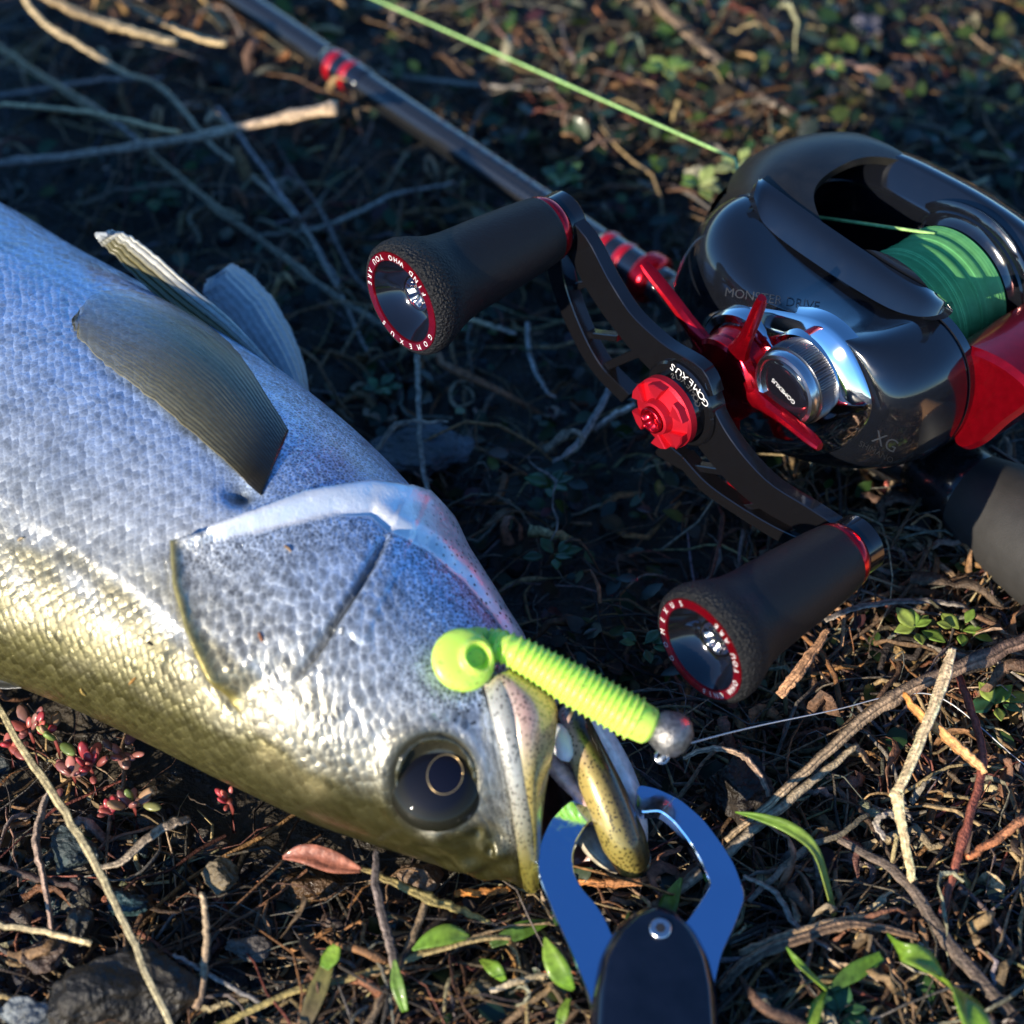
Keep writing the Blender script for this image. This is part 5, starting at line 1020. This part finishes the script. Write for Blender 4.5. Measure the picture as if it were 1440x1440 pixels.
stem('dry_stem', 'dark twisted stalk standing behind the fish snout', [(530, 1195, 1.6), (528, 1240, 1.4), (540, 1300, 1.1), (552, 1345, .9), (560, 1400, .5)], [6, 9, 10, 10, 8], (.13, .10, .09), (.20, .15, .12))
stem('dry_stem', 'brown slanting stalk under the yellow stem', [(600, 1265, .9), (580, 1320, .8), (555, 1370, .7), (512, 1450, .4)], [9, 11, 12, 12], (.30, .21, .12), (.22, .16, .10))
stem('dry_stem', 'orange stalk under the fish snout', [(640, 1256, .5), (680, 1254, .5), (716, 1250, .5)], [10, 12, 9], (.55, .20, .03), ORG)
stem('dry_stem', 'orange stalk seen between the gripper jaws', [(815, 1238, .35), (860, 1241, .35), (930, 1236, .35)], [9, 11, 8], (.50, .20, .06), (.40, .2, .1))
stem('dry_stem', 'flat dark stem lying across the gripper jaws gap', [(1010, 1200, .4), (960, 1245, .4), (900, 1290, .35), (830, 1350, .3)], [12, 13, 14, 12], (.20, .16, .11), (.16, .13, .09), flat=.5)
stem('dry_stem', 'thin dark straw crossing the gravel to the split straw', [(245, 1342, .5), (310, 1380, .5), (375, 1415, .4)], [6, 7, 6], (.22, .20, .18))
stem('dry_stem', 'pale twisted straw beside the gripper handle', [(690, 1392, .7), (730, 1380, .8), (775, 1370, .8)], [6, 9, 7], (.52, .42, .28), PAL)
stem('dry_stem', 'brown straw leaning to the gripper handle foot', [(700, 1450, .5), (745, 1410, .6), (782, 1384, .7)], [9, 9, 8], (.32, .20, .11), TAN)
# leaves
dead = M('dead_leaf', attr=True, rough=.5, vary=.4, vscale=500, bump=.6, bscale=700, bdist=.0006, coat=.2)
green('dead_leaf', 'folded red brown dead leaf beside the fish head', [(398, 1206, 1.1), (430, 1202, 1.2), (470, 1214, 1.1), (508, 1224, 1.0)], [4, 24, 26, 6], (.30, .10, .06), (.36, .13, .07), (.1, 1, .5), .35, 'leaf', dead)
GRN = (.15, .30, .03); YGR = (.28, .42, .05)
green('grass_blade', 'arching green grass blade rising by the gripper jaw', [(1172, 1288, .4), (1160, 1240, 1.0), (1143, 1192, 1.6), (1110, 1165, 1.8), (1070, 1150, 1.8), (1034, 1142, 1.7)], [9, 12, 13, 15, 10, 1], (.34, .40, .09), GRN, (.3, 1, .4), .2)
green('grass_blade', 'broad green blade tip in the lower corner straw', [(1248, 1312, 1.2), (1275, 1338, 1.4), (1302, 1356, 1.3), (1326, 1378, 1.1)], [3, 24, 30, 10], GRN, YGR, (-.5, 1, .3), .18)
green('grass_blade', 'wide bright blade continuing below the broad blade tip', [(1322, 1376, 1.1), (1345, 1398, 1.3), (1365, 1430, 1.3), (1390, 1480, 1.1)], [10, 34, 36, 20], YGR, GRN, (-.8, .7, .3), .16)
green('grass_blade', 'narrow green blade pointing at the low ridged stem', [(1106, 1332, 1.1), (1130, 1362, 1.0), (1162, 1392, .7)], [2, 10, 6], GRN, YGR, (-.5, 1, .3))
green('grass_blade', 'shaded flat green blade beside the narrow blade', [(1168, 1392, .6), (1200, 1368, .7), (1240, 1344, .7)], [8, 22, 12], (.07, .14, .03), GRN, (.4, 1, .3))
green('grass_blade', 'short upright green blade at the foot of the narrow blade', [(1160, 1394, .6), (1150, 1415, .8), (1140, 1450, .8)], [5, 16, 12], GRN, YGR, (1, .2, .3))
green('grass_blade', 'pointed green leaf lying flat before the fish snout', [(580, 1336, .9), (605, 1322, 1.0), (632, 1314, 1.0), (660, 1318, .8)], [3, 20, 24, 5], GRN, YGR, (.2, 1, .4), .12)
green('grass_blade', 'pointed green leaf standing against the gripper handle', [(766, 1318, 1.5), (776, 1345, 1.4), (790, 1372, 1.2), (806, 1392, .9)], [2, 22, 24, 5], YGR, GRN, (1, .4, .3), .14)
green('grass_blade', 'small bright green leaf tip on the olive stem', [(474, 1330, 1.2), (466, 1345, 1.1), (456, 1362, 1.0)], [10, 22, 12], YGR, GRN, (1, .1, .3), .1)
green('grass_blade', 'brown green sheath hanging from the bright leaf tip', [(464, 1350, 1.0), (452, 1385, .8), (438, 1420, .6), (425, 1450, .4)], [14, 22, 20, 12], (.20, .19, .05), (.13, .09, .05), (1, .1, .2), .3)
green('grass_blade', 'torn green leaf half hidden in the gravel before the gripper', [(676, 1350, .6), (695, 1362, .8), (712, 1382, .6)], [4, 18, 4], YGR, GRN, (1, .3, .4), .1)
green('grass_blade', 'slim green blade growing along the dark twisted stalk', [(555, 1350, 1.0), (560, 1385, .9), (570, 1422, .6)], [4, 16, 8], (.22, .34, .08), GRN, (1, .2, .4), .25)
green('grass_blade', 'dark green blade in the shade between the gripper jaws', [(930, 1310, .3), (942, 1270, .5), (958, 1235, .5)], [16, 24, 4], (.05, .11, .03), GRN, (1, .2, .3), .15)
green('grass_blade', 'shaded green blade lying under the gripper handle edge', [(690, 1330, .4), (730, 1310, .5), (772, 1296, .4)], [8, 22, 6], (.07, .13, .03), GRN, (.3, 1, .3))
green('grass_blade', 'bright green shoot at the lower edge by the gripper handle', [(800, 1405, .8), (792, 1425, .8), (785, 1460, .5)], [6, 13, 10], YGR, GRN, (1, .2, .3))
# stones
def stone(name, label, x, y, wpx, z, c, seed, sx=1, sy=1, sz=.7, rot=0, group=None, mat=None, sub=True):
    r = wpx/2/64.0; V = stone_shape(ico3V if sub else icoV, seed, .85)*np.array([sx, sy, sz])*r; ca, sa = math.cos(rot), math.sin(rot); V = V@np.array([[ca, -sa, 0], [sa, ca, 0], [0, 0, 1]]).T+P(x, y, z)
    n1 = vnoise(V, 4, seed)[:, None]; C = np.clip(.7*np.asarray(c)*(1+.4*n1), .004, .8)
    return mk(name, (V, ico3F if sub else icoF.tolist()), mat or stone_m, label=label, cat='stone', group=group, attrs={'Col': C})
rockm = M('pitted_rock', attr=True, rough=.45, vary=.6, vscale=260, bump=1.0, bscale=480, bdist=.0022, rvary=.25, detail=9)
stone('rock', 'large dark pitted wet rock by the long bare straw', 180, 1385, 185, .55, (.04, .034, .026), 3, 1.05, .8, .62, .3, mat=rockm)
stone('stone', 'wet blue green stone beside the crumpled husk', 98, 1200, 78, .45, (.06, .085, .085), 4, 1.1, .7, .7, -.2)
stone('stone', 'angular teal stone below the wet blue green stone', 178, 1272, 80, .3, (.03, .075, .085), 5, 1.0, .7, .7, .2)
stone('stone', 'block shaped speckled dark stone by the dark rock', 112, 1300, 66, .4, (.05, .045, .035), 6, .7, 1.1, .9, .1, mat=rockm)
stone('stone', 'ochre wedge shaped stone on the wet gravel', 308, 1236, 62, .5, (.22, .17, .10), 7, .9, .9, .8, .5)
stone('stone', 'brown crumbly clod at the frame edge below the wrinkled stem', 58, 1345, 100, .3, (.13, .085, .06), 8, .8, .9, .6, .7, mat=rockm)
stone('stone', 'grey blue pebble at the corner beside the dark rock', 40, 1432, 90, .3, (.16, .18, .19), 9, 1, .8, .6)
stone('stone', 'big flat slate stone in the shade beside the fish belly', 588, 640, 190, .15, (.085, .10, .115), 10, 1.1, .8, .34, .5)
stone('stone', 'dull pebble showing through the stems below the rod', 408, 262, 60, .3, (.34, .28, .20), 12, 1, .8, .7)
stone('stone', 'blue grey boulder chip behind the tan straw', 1075, 45, 120, .4, (.07, .09, .115), 13, 1, .9, .7)
stone('stone', 'round purple grey pebble behind the reel', 1222, 40, 66, .5, (.16, .15, .18), 14, 1, .9, .8)
stone('stone', 'amber wet clod under the fish head', 440, 1248, 130, -.05, (.13, .07, .03), 15, 1.3, .6, .4, .1, mat=rockm)
stone('stone', 'brown crumb of soil under the fish snout', 588, 1228, 70, .15, (.20, .13, .08), 16, 1.2, .8, .6, mat=rockm)
stone('stone', 'mossy brown clod between the leaves before the gripper', 688, 1402, 75, .2, (.12, .09, .04), 17, 1, .9, .7, mat=rockm)
stone('stone', 'pale flat chip below the ochre stone', 352, 1330, 70, .2, (.14, .12, .10), 18, 1.1, .6, .4)
stone('rock', 'black brown hollow lump beneath the jig head', 1035, 1110, 150, .35, (.032, .024, .018), 19, 1, .9, .6, .4, mat=rockm)
# husk rim on that lump
stem('dry_stem', 'curved pale husk rim over the hollow lump by the jig head', [(960, 1066, .9), (1000, 1052, 1.1), (1040, 1060, 1.2), (1070, 1090, 1.1), (1082, 1120, .9)], [6, 10, 10, 9, 6], (.40, .28, .18), (.24, .15, .10), flat=.5)
# red succulent sprigs
redleaf = M('red_succulent', attr=True, rough=.35, vary=.3, vscale=400, coat=.3, trans=.15)
def sprig(x, y, z, n, spread, cols, label, size=.2):
    t = thing('succulent_sprig', P(x, y, 0), label, 'plant', None); g = np.random.default_rng(int(x*7+y)); base = P(x, y, z)
    mk('stalk', tube([base+np.array([0, 0, -z-.2]), base+np.array([.03, .02, -z*.4]), base], [.04, .04, .03], 7), redleaf, t, attrs={'Col': np.tile((.22, .05, .04), (21, 1))})
    tv = ico3V[:0]; 
    for k in range(n):
        a = g.uniform(0, 6.28); el = g.uniform(-.1, 1.2); d = np.array([math.cos(a)*math.cos(el), math.sin(a)*math.cos(el), math.sin(el)]); s = size*g.uniform(.6, 1.25); c0 = base+d*spread*g.uniform(.15, 1)*np.array([1, 1, .5])
        e1, e2, e3 = frame_of(d); V = c0+(icoV[:, :1]*e1*.55+icoV[:, 1:2]*e2*.30+icoV[:, 2:]*e3)*s; c = np.array(cols[g.integers(len(cols))])*g.uniform(.7, 1.3)
        mk('leaf', (V, icoF.tolist()), redleaf, t, attrs={'Col': np.clip(np.tile(c, (len(V), 1))*(1+.2*icoV[:, 2:]), .01, .8)})
RC = [(.42, .05, .06), (.34, .09, .07), (.50, .12, .09)]; PK = [(.34, .12, .11), (.26, .13, .10), (.42, .16, .13)]; GP = [(.30, .30, .11), (.22, .30, .08), (.36, .22, .12)]
sprig(40, 1025, 1.0, 12, .55, RC+PK, 'red and pink succulent sprig against the fish back')
sprig(75, 1035, 1.1, 8, .5, GP, 'green succulent sprig among the red ones by the fish back')
sprig(125, 1075, .9, 10, .5, RC, 'crimson succulent sprig with tight buds over the gravel')
sprig(100, 1085, .6, 9, .6, PK, 'dull pink succulent leaves under the crimson buds')
sprig(185, 1128, .7, 8, .5, GP+PK, 'olive pink succulent sprig at the edge of the gravel')
sprig(155, 1140, .5, 9, .4, RC, 'dark crimson succulent sprig lying low by the husk')
sprig(322, 1124, .9, 8, .3, RC, 'small lone crimson sprig below the gold patch of the fish', .14)
sprig(170, 1060, .6, 8, .6, PK, 'faded rose succulent leaves in the shade of the fish')
sprig(10, 1045, .6, 8, .5, RC, 'red succulent sprig at the frame edge under the fish')
sprig(1255, 690, .9, 9, .35, RC+PK, 'red bud cluster under the reel body', .15)
# a few clover like plants one can tell apart
def plantlet(x, y, z, n, size, cols, label, spread=.5):
    t = thing('leafy_plant', P(x, y, 0), label, 'plant'); g = np.random.default_rng(int(x*3+y*5)); b0 = P(x, y, -.2)
    for k in range(n):
        a = k*2.4+g.uniform(-.3, .3); tip = P(x, y, z)+np.array([math.cos(a), math.sin(a), g.uniform(-.2, .3)])*spread*g.uniform(.35, 1); d = unit(tip-P(x, y, z)+np.array([0, 0, .05])); s = size*g.uniform(.7, 1.2)
        V, F = blade([tip-d*s, tip, tip+d*s+np.array([0, 0, -.1*s])], [.02, s*1.25, .02], np.cross(d, [0, 0, 1])+np.array([0, 0, .1]), .12, .02, 9); c = np.array(cols[g.integers(len(cols))])*g.uniform(.75, 1.25)
        lf = mk('leaf', (V, F), leaf_m, t, attrs={'Col': cols_along(V, c)})
    mk('stalk', tube([b0, (b0+P(x, y, z))/2+np.array([.05, .03, 0]), P(x, y, z)], .025, 6), leaf_m, t, attrs={'Col': np.tile((.10, .13, .04), (18, 1))})
DK = [(.035, .10, .04), (.05, .13, .045)]; LT = [(.20, .32, .05), (.28, .36, .07)]; PY = [(.42, .46, .18), (.36, .44, .14)]
plantlet(775, 680, .7, 6, .26, DK, 'dark green leafy rosette in the shade under the crank arm')
plantlet(780, 780, .6, 6, .24, DK, 'dark green seedling between the crank arm and the fish throat')
plantlet(530, 545, .5, 6, .22, DK, 'dull green seedling beside the fish belly')
plantlet(905, 905, .5, 6, .24, DK, 'shaded green seedling by the lower crank knob')
plantlet(940, 95, 1.2, 6, .30, LT, 'sunlit bright green leaf cluster between the green line and tan straw')
plantlet(1035, 232, 1.5, 5, .30, PY, 'pale yellow leaf cluster at the reel nose')
plantlet(985, 258, 1.2, 6, .30, PY+LT, 'sunlit yellow green cluster next to the pale yellow leaves')
plantlet(1165, 90, 1.3, 7, .22, LT+DK, 'slim green sprig behind the tan straw end')
plantlet(1285, 880, .9, 7, .26, LT, 'bright green leaf cluster among the straw below the foam grip')
plantlet(1352, 885, .8, 6, .25, LT, 'second bright green leaf cluster beside the brown double stem')
plantlet(1290, 712, .6, 4, .30, [(.20, .22, .14)], 'grey green heart shaped leaves under the reel body')
plantlet(1400, 985, .7, 7, .28, DK+LT, 'round leaved green plant beyond the orange stem')
plantlet(1300, 55, .9, 6, .22, LT+DK, 'yellow green sprig behind the reel hood')
plantlet(790, 250, .8, 7, .30, [(.14, .20, .04), (.08, .16, .05)], 'olive green leaf cluster behind the rod')
plantlet(1180, 1420, .4, 8, .28, DK, 'shaded round leaved plant by the gripper handle')
plantlet(215, 275, .4, 6, .3, DK, 'dim green plantlet between the stems and the fish')
# loose straws that can be told apart, by place
def loose(n, weight, label, group, cols, lr, rr_, seed):
    g = np.random.default_rng(seed); k = 0
    for x, y, a, b in spots(n, weight, 0):
        V, F, C = straws(np.array([[x, y, a, b]]), lr[0], lr[1], rr_[0], rr_[1], cols, K=12, curl=.13, lift=.8, h0=.7, flat=(.45, 1), sides=7)
        mk('loose_straw', (V, F.tolist()+[tuple(range(6, -1, -1)), tuple(77+j for j in range(7))]), straw_m, label=label, cat='straw', group=group, attrs={'Col': C})
loose(95, lambda x, y: sstep(1000, 1150, x)*sstep(680, 850, y), 'loose dry straw in the sunlit tangle below the reel', 'straws in the sunlit tangle', tans[:4]+[(.5, .38, .2)], (2.5, 6.5), (.035, .075), 1)
loose(26, lambda x, y: sstep(400, 500, x)*sstep(1000, 900, x)*sstep(1260, 1330, y), 'loose straw piece between the fish snout and the lower frame edge', 'straws before the fish snout', tans[:5], (1.8, 4), (.04, .08), 2)
loose(34, lambda x, y: sstep(420, 300, y)*1.0, 'shaded straw behind the rod and reel', 'straws behind the rod', [(.28, .22, .16), (.2, .17, .14), (.36, .25, .15)], (2.5, 6), (.04, .085), 3)
loose(22, lambda x, y: sstep(380, 300, x)*sstep(1080, 1180, y), 'short straw scrap on the wet gravel', 'straw scraps on the gravel', tans, (1.2, 3.2), (.03, .07), 4)
def pebble_things(n, weight, label, group, cols, smin, smax):
    for i, (x, y, a, b) in enumerate(spots(n, weight, 0)):
        V, F, C = pebbles(np.array([[x, y, a, b]]), smin, smax, cols, .25); mk('pebble', (V, F), stone_m, label=label, cat='stone', group=group, attrs={'Col': C})
pebble_things(60, lambda x, y: sstep(520, 380, x)*sstep(1090, 1180, y), 'small dark pebble in the wet gravel beside the fish back', 'pebbles in the gravel', [(.05, .05, .055), (.10, .09, .07), (.035, .065, .07), (.16, .12, .08)], .2, .5)


# scraps stuck to the wet skin
for i, (x, y, dx, dy, lab) in enumerate([(367, 896, 5, 14, 'rusty plant scrap stuck on the fish gill cover'), (405, 772, 10, 9, 'thin brown straw bit stuck near the gill seam'), (187, 957, 9, -10, 'orange straw splinter on the lower flank of the fish'), (118, 972, 8, 10, 'gold straw splinter near the fish back'), (212, 905, 8, 6, 'dark crumb on the flank behind the gill'), (30, 758, 10, -5, 'pale straw shred on the lateral line of the fish')]):
    pts = [on_fish(x-dx/2, y-dy/2, .02), on_fish(x, y, .045), on_fish(x+dx/2, y+dy/2, .02)]
    V, F = tube(interp(pts, np.linspace(0, 1, 7)), [.008, .03, .026, .034, .026, .022, .006], 7, flat=.6, rough=.15); mk('straw_bit', (V, F), straw_m, label=lab, cat='straw', attrs={'Col': cols_along(V, [(.30, .11, .04), (.28, .16, .07), (.46, .22, .04), (.45, .30, .07), (.05, .04, .03), (.48, .36, .2)][i])})
